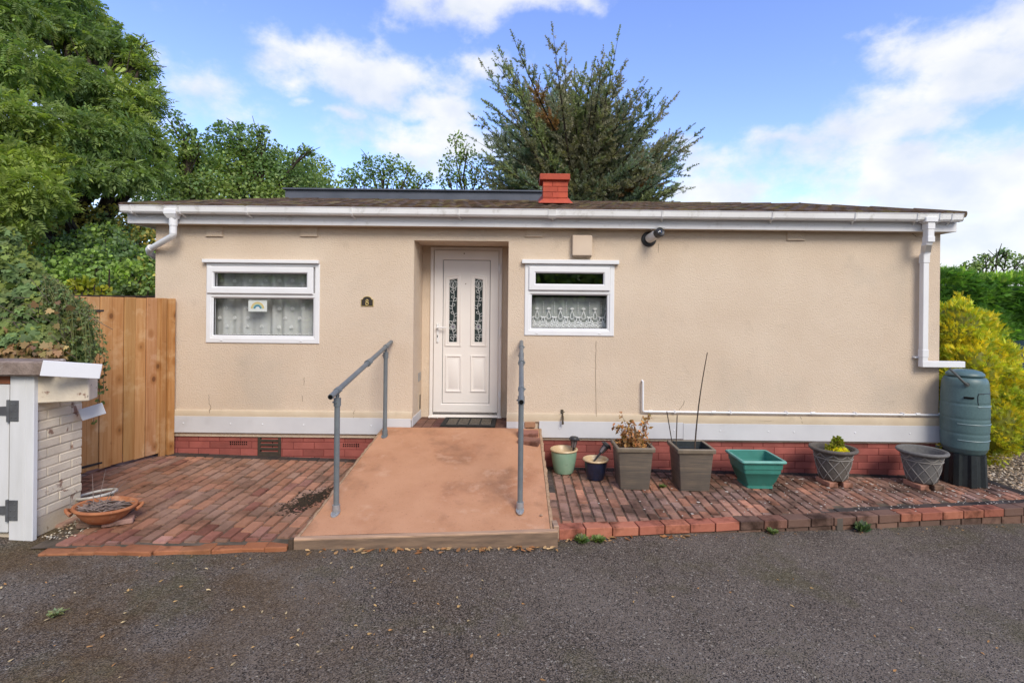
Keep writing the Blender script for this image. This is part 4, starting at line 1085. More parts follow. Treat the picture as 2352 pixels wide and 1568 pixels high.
def handrail(name, label, X, yf, yb, y0, y1, zf, slope, foot_side):
    h = thing(name, label, 'handrail', (X, yf, rz(X, yf)))
    R = .0225
    zr_ = lambda y: zf + slope * (y - yf)
    b = MB(); b.tube([(X, y0, zr_(y0)), (X, y1, zr_(y1))], R, 16); rail = b.build('rail', m_steel, h)
    d = Vector((0, 1, slope)).normalized()
    for yy, l, k in ((yf, .05, 1.25), (yb, .05, 1.25), ((yf + yb) / 2 + .12, .075, 1.3), ((yf+yb)/2 + .075, .02, 1.5)):
        p = Vector((X, yy, zr_(yy))); b = MB(); b.tube([p - d * l / 2, p + d * l / 2], R * k, 16)
        b.tube([p + Vector((R, 0, 0)), p + Vector((R + .016, 0, 0))], .006, 8)
        b.build('rail_clamp', m_steel, rail)
    b = MB(); p = Vector((X, y0 - .001, zr_(y0))); b.tube([p, p - d * .002], R * .8, 14); b.build('open_end', m_dark, rail)
    for yy in (yf, yb):
        zt = zr_(yy); z0 = rz(X, yy)
        b = MB(); b.tube([(X, yy, z0), (X, yy, zt - .065)], R, 16); po_ = b.build('post', m_steel, h)
        b = MB(); b.tube([(X, yy, zt - .125), (X, yy, zt - .06)], R * 1.3, 16); b.tube([(X - .028, yy, zt - .095), (X - .04, yy, zt - .095)], .006, 8)
        b.bx(X - .009, X + .009, yy - .022, yy + .022, zt - .07, zt - .015, .004); b.tube([(X - .016, yy, zt - .04), (X + .016, yy, zt - .04)], .008, 8)
        b.tube([(X, yy - .03, zt - .09), (X, yy - .04, zt - .09)], .007, 8)
        b.build('swivel_joint', m_steel, po_)
        b = MB(); b.tube([(X, yy, z0), (X, yy, z0 + .065)], R * 1.35, 16)
        ls = []
        a = math.atan(.19)
        for z in (0, .009):
            ls.append([(X + .034 * cos(2*pi*k/24), yy + (.052 if foot_side else .05) * sin(2*pi*k/24) * 1.25 - .015, rz(X, yy + .065 * sin(2*pi*k/24) - .015) + z + .001) for k in range(24)])
        b.loops(ls, cap0=True, cap1=True)
        b.lathe([(.009, 0), (.009, .006), (0, .007)], 8, c=(X, yy - .055, rz(X, yy - .055) + .009))
        b.build('foot_plate', m_galv if yy == yf else m_steel, po_)
    return h
handrail('handrail', 'grey tubular handrail on two posts along the left edge of the ramp', -1.50, -1.775, -.27, -1.93, -.03, 1.035, .166, 0)
handrail('handrail', 'grey tubular handrail seen end-on along the right edge of the ramp', .012, -1.65, -.27, -1.955, -.03, 1.045, .183, 1)
# loose bricks on the ramp
def brick(name, label, p, rzt, col, cat='brick', tilt=(0, 0), half=(.105, .05, .032), group=None):
    b = MB()
    M4 = Matrix.Translation((0, 0, half[2])) 
    b.cbox(Matrix.Rotation(rzt, 4, 'Z') @ Matrix.Rotation(tilt[0], 4, 'X') @ Matrix.Rotation(tilt[1], 4, 'Y') @ M4, *half, .006, col)
    o = b.build(name, m_kerb, ang=30); o.location = p
    return tag(o, label, cat, group)
ta = math.atan(.18)
x, y = .098, -.20; brick('loose_brick', 'loose red brick lying straight across the top right corner of the ramp', (x, y, rz(x, y) + .003), .0, (.30, .14, .105), tilt=(ta, 0), half=(.115, .055, .034))
x, y = .108, -.40; brick('loose_brick', 'loose brown brick lying askew below the straight brick on the ramp', (x, y, rz(x, y) + .003), -.32, (.25, .125, .09), tilt=(ta, 0), half=(.115, .055, .036))
brick('wedged_brick', 'brick end wedged under the gap in the skirting beside the ramp', (.12, -.02, .345), .05, (.36, .2, .12), half=(.065, .018, .035))

# ---- doormat
mt = thing('doormat', 'black rubber doormat with grey bristle insert before the white door', 'doormat', (-.67, .18, .341))
x0, x1 = -.925, -.285
b = MB()
b.bx(x0, x1, -.02, .43, .340, .350, .004)
b.ring((0, 1, 0, 1), (.1, .9, .1, .9), 0, -.01, .001) if False else None
for xa, xb, ya, yb_ in ((x0, x1, -.02, .03), (x0, x1, .385, .43), (x0, x0 + .05, .03, .385), (x1 - .05, x1, .03, .385)): b.bx(xa, xb, ya, yb_, .3495, .362, .003)
for k in (1, 2, 3): xx = x0 + .05 + (x1 - x0 - .1) * k / 4; b.bx(xx - .008, xx + .008, .03, .385, .3495, .360, .002)
b.build('rubber_border', m_rubber, mt)
b = MB()
for k in range(4):
    xa = x0 + .05 + (x1 - x0 - .1) * k / 4 + .008; xb = xa + (x1 - x0 - .1) / 4 - .016
    for j in range(9):
        for i in range(10):
            b.cbox(Matrix.Translation((xa + (i + .5) * (xb - xa) / 10, .05 + j * .039, .354)) @ Matrix.Rotation(rnd.gauss(0, .2), 4, 'Z'), (xb - xa) / 24, .013, .006, .002, tuple(rnd.uniform(.6, 1.2) for _ in '1') * 3)
b.build('bristle_insert', m_coir, mt)
b = MB(); b.bx(-1.02, -.90, .01, .38, .340, .346, .002, (.7, .6, .7)); o = b.build('floor_tile', m_porch, org=(-.96, .2, .34)); tag(o, 'loose dark red tile edge showing left of the doormat', 'tile')

# ------------------------------------------------------------------ pots
def pot_base(x, y): return (x, y, zr(x, y) + .002)
def round_pot(name, label, x, y, r0, r1, rr, h, m_body, m_rim, rimh=.022):
    t = thing(name, label, 'plant pot', pot_base(x, y)); c = pot_base(x, y)
    b = MB(); b.lathe([(r0 * .9, 0), (r0, .006), (r0 * 1.08, .03)] + [(r0 * 1.08 + (r1 - r0 * 1.08) * (1 - (1 - k / 8) ** 1.7), .03 + (h - .03 - rimh) * k / 8) for k in range(1, 9)] + [(r1 - .016, h - rimh), (r1 * .8, h * .45), (0, h * .45)], 36, c); b.build('body', m_body, t)
    b = MB(); b.lathe([(r1 - .004, h - rimh - .002), (rr - .004, h - rimh + .003), (rr, h - rimh * .5), (rr - .004, h - .003), (rr - .014, h), (rr - .026, h - .004), (rr - .034, h - .02), (r1 - .04, h - .05), (r1 - .05, h - .12)], 36, c, cap=False); b.build('rim', m_rim, t)
    b = MB(); b.lathe([(r1 - .025, h - .075), (r1 * .5, h - .07), (0, h - .072)], 24, c); b.build('soil', m_soil, t)
    return t, c
gp, gpc = round_pot('green_pot', 'pale green glazed pot with cream rim beside the ramp', .505, -.20, .105, .145, .158, .27, m_greenglaze, m_creamglaze)
bp, bpc = round_pot('blue_pot', 'small navy glazed pot with cream rim between green pot and square planter', .835, -.40, .088, .122, .143, .225, m_blueglaze, m_creamglaze)
def solar_light(label, base, d, L_):
    s = thing('solar_light', label, 'garden light', tuple(base)); M4 = axm(base, d)
    b = MB(); b.tube([M4 @ Vector((0, 0, 0)), M4 @ Vector((0, 0, L_ - .08))], [.008, .012], 10); b.build('stem', m_black, s)
    b = MB(); b.lathe([(.022, L_ - .085), (.032, L_ - .01), (.030, L_), (0, L_)], 16, mat=M4); b.build('lantern', mat('smoky_lantern', (.16, .13, .13), rough=.3, spec=.5), s)
    b = MB()
    for k in range(4):
        a = k * pi / 2; b.tube([M4 @ Vector((.022 * cos(a), .022 * sin(a), L_ - .09)), M4 @ Vector((.037 * cos(a), .037 * sin(a), L_))], .004, 6)
    b.lathe([(.03, L_ - .002), (.062, L_ + .004), (.064, L_ + .012), (.05, L_ + .022), (.046, L_ + .032), (.02, L_ + .038), (0, L_ + .038)], 20, mat=M4); b.build('solar_cap', m_black, s)
solar_light('upright black solar light standing in the pale green pot', (gpc[0] + .105, gpc[1] + .03, gpc[2] + .19), (.07, 0, 1), .17)
solar_light('black solar light leaning out of the navy pot towards the square planter', (bpc[0] - .04, bpc[1] + .0, bpc[2] + .165), (.62, .10, .75), .24)

def sqloop(cx, cy, h, z, r=.02, n=3):
    pts = []
    for sx, sy, a0 in ((1, 1, 0), (-1, 1, pi/2), (-1, -1, pi), (1, -1, 3*pi/2)):
        for k in range(n + 1):
            a = a0 + pi / 2 * k / n; pts.append((cx + sx * (h - r) + r * cos(a), cy + sy * (h - r) + r * sin(a), z))
    return pts
def square_planter(label, x, y):
    c = pot_base(x, y); t = thing('square_planter', label, 'planter', c, 'tall square bronze planters on the pavement'); cx, cy, z = c
    b = MB(); b.loops([sqloop(cx, cy, h, z + zz, .012) for h, zz in ((.148, 0), (.150, .01), (.178, .40))], cap0=True); b.build('body', m_bronze, t)
    b = MB(); b.loops([sqloop(cx, cy, h, z + zz, .012) for h, zz in ((.178, .392), (.195, .394), (.198, .400), (.199, .432), (.195, .438), (.172, .438), (.168, .43))]); b.build('rim', m_bronzerim, t)
    b = MB(); b.loops([sqloop(cx, cy, h, z + zz, .012) for h, zz in ((.168, .432), (.160, .37), (.155, .365), (.150, .25))], cap1=True); b.build('liner', m_stand, t)
    b = MB(); b.loops([sqloop(cx, cy, h, z + zz, .012) for h, zz in ((.15, .27), (.09, .275), (.03, .272))], cap1=True); b.build('soil', m_soil, t)
    return t
p1 = (1.195, -.56); p2 = (1.815, -.56)
sq1 = square_planter('tall square bronze planter holding the dried brown plant', *p1)
sq2 = dup(sq1, pot_base(*p2), 'tall square bronze planter empty but for thin canes')
# canes
for nm, lab, a_, e_ in (('garden_cane', 'tall thin curved cane rising high from the empty square planter', P(1597, 1032, 5.38), P(1624.7, 809.3, 5.52)),
                       ('garden_cane', 'short cane leaning left at the back corner of the empty square planter', P(1543, 1012, 5.58), P(1531.6, 944.5, 5.68)),
                       ('garden_cane', 'short upright cane near the back of the empty square planter', P(1552.9, 1022, 5.56), P(1555.4, 951.6, 5.6))):
    a_ = a_.copy(); d = e_ - a_; a2 = a_ - d.normalized() * .10
    pts = [a2.lerp(e_, k / 8) + Vector((-.022 * sin(pi * k / 8) if d.length > .6 else 0, 0, 0)) for k in range(9)]
    b = MB(); b.tube(pts, [.009 - .0045 * k / 8 if d.length > .6 else .0055 for k in range(9)], 7); o = b.build(nm, m_wood_stake, org=tuple(a2)); tag(o, lab, 'cane')
# teal trough
cx, cy = 2.545, -.45; c = pot_base(cx, cy); z = c[2]
tr = thing('teal_trough', 'teal plastic square trough planter standing empty on the pavement', 'planter', c)
b = MB(); b.loops([sqloop(cx, cy, h, z + zz, .02) for h, zz in ((.138, 0), (.135, .03), (.155, .08), (.178, .14), (.192, .215), (.205, .22), (.210, .285))], cap0=True); b.build('body', m_teal, tr, ang=28)
b = MB(); b.loops([sqloop(cx, cy, h, z + zz, .025) for h, zz in ((.210, .280), (.229, .283), (.236, .292), (.236, .302), (.230, .311), (.214, .314), (.206, .308))]); b.build('rim', mat('pale_teal_rim', (.13, .36, .31), (.10, .29, .25), nscale=9, rough=.45, spec=.4), tr)
b = MB(); b.loops([sqloop(cx, cy, h, z + zz, .02) for h, zz in ((.207, .309), (.192, .17), (.186, .165), (.16, .08), (.13, .02))], cap1=True); b.build('inner_wall', m_teal, tr)
# lattice pots on bricks
def lattice_pot(label, x, y, m_b):
    c = (x, y, zr(x, y) + .053); t = thing('lattice_pot', label, 'plant pot', c, 'round stone-look pots with lattice moulding'); z = c[2]
    H = .33
    def rad(h): return .125 + (.198 - .125) * (h / H) ** .75
    b = MB(); b.lathe([(.105, 0), (.118, .004), (.125, .012)] + [(rad(H * k / 10), H * k / 10) for k in range(1, 11)] + [(.188, H), (.13, .12), (0, .12)], 44, c); b.build('body', m_b, t)
    b = MB(); b.lathe([(.198, H - .02), (.222, H - .018), (.236, H - .006), (.239, H + .006), (.232, H + .018), (.216, H + .022), (.200, H + .014), (.188, H - .02), (.17, H - .10)], 44, c, cap=False); b.build('rim', m_b, t)
    b = MB(); b.lathe([(.176, H - .07), (.09, H - .06), (0, H - .062)], 24, c); b.build('soil', m_soil, t)
    b = MB(); Nn = 9; HT = H * .74
    for k in range(Nn):
        for s in (-1, 1):
            pts = []
            for q in range(13):
                h = .012 + (HT - .012) * q / 12; a = 2 * pi * k / Nn + s * q / 12 * 2 * pi / Nn * 1.5
                pts.append((x + (rad(h) + .001) * cos(a), y + (rad(h) + .001) * sin(a), z + h))
            b.tube(pts, .0042, 6)
    b.tube([(x + (rad(HT) + .002) * cos(2*pi*q/44), y + (rad(HT) + .002) * sin(2*pi*q/44), z + HT) for q in range(45)], .0055, 6)
    for k in range(Nn):
        for g in range(3):
            pts = []
            for q in range(9):
                u = q / 8; a = 2 * pi * (k + u) / Nn; h = H * .93 - g * .009 - (.045 - g * .008) * sin(pi * u); pts.append((x + (rad(h) + .001) * cos(a), y + (rad(h) + .001) * sin(a), z + h))
            b.tube(pts, .003, 5)
    b.build('lattice_moulding', m_lattice, t)
    return t, c
lp1, lc1 = lattice_pot('brown-grey lattice pot with yellow-leaved plant, raised on two bricks', 3.445, -.36, m_greypot2)
lp2, lc2 = lattice_pot('empty grey lattice pot raised on bricks next to the water butt', 4.405, -.38, m_greypot)
for (lx, ly), lab in (((3.445, -.36), 'the yellow-leaved lattice pot'), ((4.405, -.38), 'the empty grey lattice pot')):
    for s, w in ((-1, 'left'), (1, 'right')):
        xx, yy = lx + s * .085, ly - .03
        brick('brick_foot', f'pinkish brick under the {w} side of {lab}', (xx, yy, zr(xx, yy) + .001), radians(90) + (.10 if s < 0 else -.05), (.42, .215, .15) if s < 0 or lx < 4 else (.2, .13, .09), half=(.115, .05, .026))

# ---- water butt
bx_, by_ = 5.005, -.22
wb = thing('water_butt', 'slate green plastic water butt on a black stand at the house corner', 'water butt', (bx_, by_, zr(bx_, by_)))
zb = zr(bx_, by_) + .002; zt0 = .155; zl_ = 1.03
b = MB()
n = 40
for k in range(8):                                                     # fluted stand
    pass
ls = []
for z_, kx in ((zb, 1.0), (zt0 + .02, .93)):
    ls.append([(bx_ + (.188 + (.018 if (q // 3) % 2 else -.012)) * kx * cos(2*pi*q/48), by_ + (.188 + (.018 if (q // 3) % 2 else -.012)) * kx * sin(2*pi*q/48), z_) for q in range(48)])
b.loops(ls, cap0=True, cap1=True); b.build('stand', m_stand, wb, ang=30)
H = zl_ - zt0
def brad(t):
    return .204 + .016 * sin(pi * min(1, max(0, (t - .02) / .95)))
prof = [(.12, zt0), (.165, zt0 + .012), (.190, zt0 + .04), (.203, zt0 + .075)]
ribs = [zt0 + H * f for f in (.20, .36, .49, .56)]
for k in range(60):
    z_ = zt0 + .08 + (H - .19) * k / 59; r_ = brad((z_ - zt0) / H)
    for rb in (.285, .47, .66): r_ += -.006 * math.exp(-((z_ - (zt0 + H * rb)) / .008) ** 2)
    if z_ > zt0 + H * .72: r_ += .0
    prof.append((r_, z_))
for k in range(1, 10):
    a = k / 9 * pi / 2; prof.append((.168 + (.208 - .168) * cos(a), zl_ - .105 + .09 * sin(a)))
b = MB(); b.lathe(prof, 56, (bx_, by_, 0)); body = b.build('barrel', m_butt, wb, ang=60)
b = MB()
for z_ in (.205, .41, .635):
    zz = zt0 + H * z_; R = brad(z_) + .0015
    a0, a1 = (-2.55, -.2)
    if z_ > .6: a0 = -1.75
    b.tube([(bx_ + R * cos(a0 + (a1 - a0) * q / 30), by_ + R * sin(a0 + (a1 - a0) * q / 30), zz) for q in range(31)], .005, 6)
b.build('scuffed_rib', m_buttrib, body)
b = MB()
R = brad(.70) + .001
z0_, z1_ = zt0 + H * .65, zt0 + H * .80
pts = [(-1.72, z0_ + .01), (-1.76, z0_ + .04), (-1.76, z1_ - .03), (-1.72, z1_), (-1.5, z1_), (-1.0, z1_), (-.5, z1_), (0, z1_)]
b.tube([(bx_ + R * cos(a), by_ + R * sin(a), z_) for a, z_ in pts], .004, 6)
b.build('panel_groove', m_stand, body)
b = MB(); a = -2.12; b.cbox(Matrix.Translation((bx_ + (R) * cos(a), by_ + R * sin(a), zt0 + H * .745)) @ Matrix.Rotation(a + pi / 2, 4, 'Z'), .045, .012, .010, .006); b.build('hand_grip', m_dark, body)
b = MB(); b.lathe([(.15, zl_ - .018), (.155, zl_ - .006), (.170, zl_ - .002), (.174, zl_ + .012), (.168, zl_ + .026), (.145, zl_ + .048), (.09, zl_ + .066), (0, zl_ + .072)], 44, (bx_, by_, 0)); b.build('lid', m_butt, wb)
b = MB(); a = -2.2; e_ = Vector((bx_ + .20 * cos(a), by_ + .20 * sin(a), zl_ - .08))
b.tube([e_ + Vector((.02, .03, 0)), e_ + Vector((-.012, -.02, 0)), e_ + Vector((-.05, -.01, .03)), e_ + Vector((-.09, .03, .10)), e_ + Vector((-.11, .10, .16))], .012, 10); b.tube([e_ + Vector((.01, .02, 0)), e_ + Vector((-.014, -.022, 0))], .022, 12); b.build('overflow_hose', m_hose, wb)

# ------------------------------------------------------------------ garden gate of new timber
g0, g1 = Vector((-4.36, -.86)), Vector((-4.062, -.012))
gd = (g1 - g0).normalized(); gn = Vector((gd.y, -gd.x))               # gn faces the viewer
gate = thing('wooden_gate', 'new orange timber closeboard gate between garden wall and house', 'gate', (-4.2, -.45, 0))
gtop = 1.805
def gpt(s, o=0): p = g0 + gd * s + gn * o; return p
glen = (g1 - g0).length
ang_g = atan2(gd.y, gd.x)
b = MB(); s = -1.15; k = 0
while s < glen - .155:
    w = .118
    p = gpt(s + w / 2, .0 + .009 * (k % 2))
    c = tuple(v * kk for kk in (rnd.uniform(.86, 1.14),) for v in (1, rnd.uniform(.95, 1.05), rnd.uniform(.9, 1.1)))
    zb = zl(max(p.x, -4.4), p.y) + .035 + rnd.uniform(-.005, .01)
    b.cbox(Matrix.Translation((p.x, p.y, (gtop + zb) / 2 - rnd.uniform(0, .006))) @ Matrix.Rotation(ang_g, 4, 'Z') @ Matrix.Rotation(.035, 4, 'Z'), w / 2 - .0012, .009, (gtop - zb) / 2, .004, c)
    s += .1165; k += 1
b.build('board_panel', m_fence, gate)
b = MB(); p = gpt(glen - .115, .012); b.cbox(Matrix.Translation((p.x, p.y, .9)) @ Matrix.Rotation(ang_g, 4, 'Z'), .03, .02, .902, .003, (.86, .82, .75)); b.build('closing_strip', m_fence, gate)
b = MB(); p = gpt(glen - .04, .02); b.cbox(Matrix.Translation((p.x, p.y, .895)) @ Matrix.Rotation(ang_g, 4, 'Z'), .036, .045, .905, .004, (.95, .9, .8)); b.build('gate_post', m_fence, gate)
for z_, sl in ((1.66, .05), (.10, .30)):
    b = MB(); a_, e_ = gpt(-.45, .016), gpt(.16, .016)
    b.loops([[(q.x + gn.x * o, q.y + gn.y * o, z_ + h) for o, h in ((0, -w), (0, w), (.006, w), (.006, -w))] for q, w in ((a_, .022), (e_, .009))], cap0=True, cap1=True); b.build('strap_hinge', m_black, gate)
# shed roof edge behind the gate
sh = thing('garden_shed', 'dark brown shed roof edge showing above the timber gate', 'shed', (-5.4, 2, 0))
zt = P(270, 680, 6.9).z
b = MB(); b.bx(-6.6, -4.45, 1.0, 2.6, zroad(-5), zt - .09, .004); b.build('shed_wall', m_brown, sh)
b = MB(); b.bx(-6.7, -4.36, .90, 2.7, zt - .085, zt, .004); b.bx(-6.72, -4.34, .885, 2.72, zt - .012, zt + .008, .003); b.build('shed_roof', m_brown, sh)

# ------------------------------------------------------------------ white painted garden wall
WX = -3.634
gw = thing('garden_wall', 'low cream painted brick wall with peeling paint and brown coping at the left', 'wall', (-4.3, -1.95, -.05))
zb_ = zroad(-3.7) - .03; ztop = .985
b = MB()
b.box(-5.6, WX - .006, -2.145, -1.732, zb_, ztop - .01, (.82, .80, .77))
z = zb_ + .02; k = 0
while z < ztop - .02:
    hh = .066
    zs = min(hh, ztop - z)
    br = [(-2.15, -1.94), (-1.935, -1.727)] if k % 2 else [(-2.15, -2.045), (-2.04, -1.83), (-1.825, -1.727)]
    for ya, yb_ in br:
        rec = .0 if z > .12 else rnd.uniform(0, .01)
        b.cbox(Matrix.Translation((WX - .05 - rec + rnd.gauss(0, .0015), (ya + yb_) / 2, z + zs / 2)), .05, (yb_ - ya) / 2 - .001, zs / 2 - .001, .0045, tuple(rnd.uniform(.92, 1.06) for _ in '1') * 3)
    b.cbox(Matrix.Translation((-4.6, -2.10, z + zs / 2)), .9, .05, zs / 2 - .003, .005)
    z += .0735; k += 1
wl2 = b.build('brick_face', m_peel, gw)
b = MB(); M4 = Matrix.Translation((P(126, 893, 3.9).x, -2.03, (P(148, 863, 3.86).z + P(148, 925, 3.86).z) / 2)) @ Matrix.Rotation(radians(22), 4, 'Z')
b.cbox(M4, .190, .09, .105, .008); b.build('cap_block', m_peel, gw)
b = MB(); q = (P(90, 863, 3.8).z + P(150, 863, 3.86).z) / 2
b.cbox(Matrix.Translation((-4.35, -2.15, P(60, 847, 3.75).z)) @ Matrix.Rotation(radians(1), 4, 'Z'), .85, .11, .055, .012); b.build('coping', m_stonecap, gw)
b = MB(); c0_, c1_ = P(95, 845, 3.70), P(232, 853, 3.95)
dd = (c1_ - c0_); yaw = atan2(dd.y, dd.x); pit_ = -math.asin(dd.z / dd.length)
mid = (c0_ + c1_) / 2
M4 = Matrix.Translation(mid) @ Matrix.Rotation(yaw, 4, 'Z') @ Matrix.Rotation(pit_ + .0, 4, 'Y')
b.cbox(M4, dd.length / 2, .008, .056, .003); b.build('white_trim', m_upvc, gw)
b = MB(); c0_ = P(212, 945, 4.22); b.cbox(Matrix.Translation(c0_) @ Matrix.Rotation(radians(28), 4, 'Z') @ Matrix.Rotation(radians(-17), 4, 'Y'), .080, .004, .048, .002); b.build('loose_flap', m_upvc, gw)

wg = thing('white_gate', 'white painted timber door and post with grey hinges at the left edge', 'gate', (-3.75, -2.25, zroad(-3.8)))
def fr(x0, y0_, x1, y1_, D): return RC(x0, y0_, x1, y1_, D)
r = RC(24, 868, 79, 1252, 3.82); yq = -2.19
b = MB(); b.bx(r[0], r[1], yq, -2.152, zroad(-3.7) - .01, 1.19, .004); b.bx(r[0] + .11, r[0] + .118, yq - .003, yq + .01, zroad(-3.7), 1.17, .001); b.build('post', m_gatepaint, wg)
b = MB(); b.bx(r[0] - .9, r[0] - .012, yq + .005, yq + .04, zroad(-3.9) + .05, 1.12, .004)
for k in range(1, 7): b.bx(r[0] - .9 + k * .125, r[0] - .9 + k * .125 + .008, yq + .002, yq + .012, zroad(-3.9) + .06, 1.11, .001)
b.build('door_panel', m_gatepaint, wg)
b = MB(); b.bx(r[0] - .9, r[0] - .01, yq + .01, yq + .05, 1.125, 1.185, .003, (1.4, .8, .6)); b.build('top_rail', m_beam, wg)
for ya, yb_ in ((925, 974), (1160, 1208)):
    h = RC(8, ya, 30, yb_, 3.71); b = MB()
    xj = r[0] - .006
    b.bx(xj + .006, xj + .075, yq - .006, yq - .0005, h[2], h[3], .001); b.tube([(xj, yq - .006, h[2] - .004), (xj, yq - .006, h[3] + .004)], .010, 10)
    zc = (h[2] + h[3]) / 2; b.loops([[(xj - .01, yq - .001, zc - .033), (xj - .01, yq - .001, zc + .033), (xj - .01, yq - .006, zc + .033), (xj - .01, yq - .006, zc - .033)], [(xj - .42, yq - .001, zc - .014), (xj - .42, yq - .001, zc + .014), (xj - .42, yq - .006, zc + .014), (xj - .42, yq - .006, zc - .014)]], cap0=True, cap1=True)
    for dx in (.025, .055):
        for dz in (.2, .5, .8): b.lathe([(.006, 0), (.005, .003), (0, .004)], 8, mat=Matrix.Translation((xj + dx, yq - .006, h[2] + (h[3] - h[2]) * dz)) @ Matrix.Rotation(radians(90), 4, 'X'), col=(.4, .4, .4))
    b.build('hinge', m_hinge, wg)

# ---- terracotta bowl
c = Vector((-3.285, -1.93, zl(-3.28, -1.93) + .035))
bo = thing('terracotta_bowl', 'shallow terracotta bowl with lug handles standing by the painted wall', 'plant pot', tuple(c))
b = MB(); M4 = Matrix.Translation(c) @ Matrix.Rotation(radians(4), 4, 'Y') @ Matrix.Rotation(radians(-3), 4, 'X') @ Matrix.Scale(.93, 4)
b.lathe([(.10, 0), (.115, .003), (.155, .035), (.190, .08), (.205, .108), (.222, .112), (.228, .122), (.224, .134), (.212, .137), (.200, .13), (.19, .10), (.16, .06)], 48, mat=M4)
body = b.build('bowl', m_terra, bo)
for a in (-2.55, .6):
    b = MB(); pts = []
    for k in range(9):
        t = (k / 8 - .5); aa = a + t * .55; R = .222 + .035 * cos(pi * t); pts.append(M4 @ Vector((R * cos(aa), R * sin(aa), .118 - .03 * abs(t) * 2)))
    b.tube(pts, [.017, .014, .013, .012, .012, .012, .013, .014, .017], 8); b.build('lug_handle', m_terra, bo)
b = MB(); b.lathe([(.196, .100), (.12, .108), (.05, .112), (0, .110)], 30, mat=M4); b.build('soil', m_soil, bo)
brick('brick_foot', 'pale brick under the right side of the terracotta bowl', (c.x + .10, c.y + .02, zl(c.x, c.y) + .001), .5, (.36, .22, .18), half=(.10, .05, .02))
brick('brick_foot', 'dark brick under the left side of the terracotta bowl', (c.x - .06, c.y - .02, zl(c.x, c.y) + .001), .3, (.2, .13, .1), half=(.10, .05, .02))
b = MB(); q = P(222, 1126, 4.35); b.tube([(q.x + .135 * cos(2*pi*k/30), q.y + .135 * sin(2*pi*k/30), zl(q.x, q.y) + .03 + .10 + .018 * sin(2*pi*k/30 + 2)) for k in range(31)], .011, 10)
b.tube([(q.x + .12 * cos(a), q.y + .12 * sin(a), zl(q.x, q.y)) for a in (0, .01)] , .008, 6)
b.lathe([(.085, 0), (.09, .01), (.118, .10), (.112, .10), (.0, .09)], 24, c=(q.x, q.y, zl(q.x, q.y)), col=(.1, .09, .08))
o = b.build('pot_ring', m_white_tube, org=(q.x, q.y, zl(q.x, q.y))); tag(o, 'weathered pot with a dirty white ring rim behind the terracotta bowl', 'pot')
tw = MB()
for k in range(110):
    a = rnd.uniform(0, 2 * pi); L_ = rnd.uniform(.08, .2); st = M4 @ Vector((rnd.uniform(-.17, .06), rnd.uniform(-.1, .1), .105))
    d = Vector((cos(a) * .9, sin(a) * .5, rnd.uniform(.05, .45))); pts = [st + d * L_ * t + Vector((0, 0, -.03 * t * t)) for t in (0, .25, .5, .75, 1)]
    tw.tube(pts, [.0045, .004, .0035, .003, .002], 4)
for x_, y_, dx, dz in ((-.06, .0, .04, .30), (-.04, .02, .14, .24), (-.02, .0, .17, .22), (-.10, 0, -.03, .26)):
    st = M4 @ Vector((x_, y_, .1)); tw.tube([st, st + Vector((dx * .5, .01, dz * .55)), st + Vector((dx, .02, dz))], [.003, .0025, .001], 4)
o = tw.build('dead_twigs', m_deadtwig, org=tuple(c + Vector((0, 0, .1)))); tag(o, 'tangle of dead grey twigs in the terracotta bowl', 'dead plant')
# ------------------------------------------------------------------ foliage
def mesh_np(name, V, polys_n, idx, tint, m, parent=None, org=None):
    """V (n,3); polygons of constant size polys_n listed in idx (k, polys_n); tint per vertex (n,3)"""
    off = np.array(org if org is not None else (ORG[parent.name] if parent else (0, 0, 0)), dtype=float)
    me = bpy.data.meshes.new(name)
    me.vertices.add(len(V)); me.vertices.foreach_set('co', (V - off).astype(np.float32).ravel())
    me.loops.add(idx.size); me.loops.foreach_set('vertex_index', idx.astype(np.int32).ravel())
    me.polygons.add(len(idx)); me.polygons.foreach_set('loop_start', (np.arange(len(idx)) * polys_n).astype(np.int32))
    me.polygons.foreach_set('loop_total', np.full(len(idx), polys_n, dtype=np.int32))
    at = me.attributes.new('tint', 'FLOAT_COLOR', 'POINT')
    at.data.foreach_set('color', np.concatenate([tint, np.ones((len(tint), 1))], 1).astype(np.float32).ravel())
    me.update(calc_edges=True); me.validate()
    o = bpy.data.objects.new(name, me); C.objects.link(o); me.materials.append(m)
    if parent: o.parent = parent
    elif org is not None: o.location = org
    ORG[o.name] = Vector(off)
    return o
def nrmz(a): return a / np.maximum(1e-9, np.linalg.norm(a, axis=1, keepdims=True))
def place(tmpl, pos, d, up, size):
    d = nrmz(d); s = nrmz(np.cross(d, up)); n = np.cross(s, d)
    T = np.array(tmpl)
    V = pos[:, None, :] + size[:, None, None] * (T[None, :, 0, None] * s[:, None, :] + T[None, :, 1, None] * d[:, None, :] + T[None, :, 2, None] * n[:, None, :])
    return V
def leaves(name, tmpl, faces, pos, d, up, size, tint, m, parent=None, org=None):
    V = place(tmpl, pos, d, up, size); N, k = V.shape[:2]
    F_ = np.array(faces); idx = (F_[None] + (np.arange(N) * k)[:, None, None]).reshape(-1, F_.shape[1])
    return mesh_np(name, V.reshape(-1, 3), F_.shape[1], idx, np.repeat(tint, k, axis=0), m, parent, org)
LEAF = [(0, 0, 0), (.26, .45, .07), (0, 1, -.05), (-.26, .45, .07)]; LEAF_F = [(0, 1, 2), (0, 2, 3)]
ROUND = [(0, 0, 0), (.33, .2, .05), (.4, .55, .06), (0, 1, -.04), (-.4, .55, .06), (-.33, .2, .05)]; ROUND_F = [(0, 1, 2, 3), (0, 3, 4, 5)]
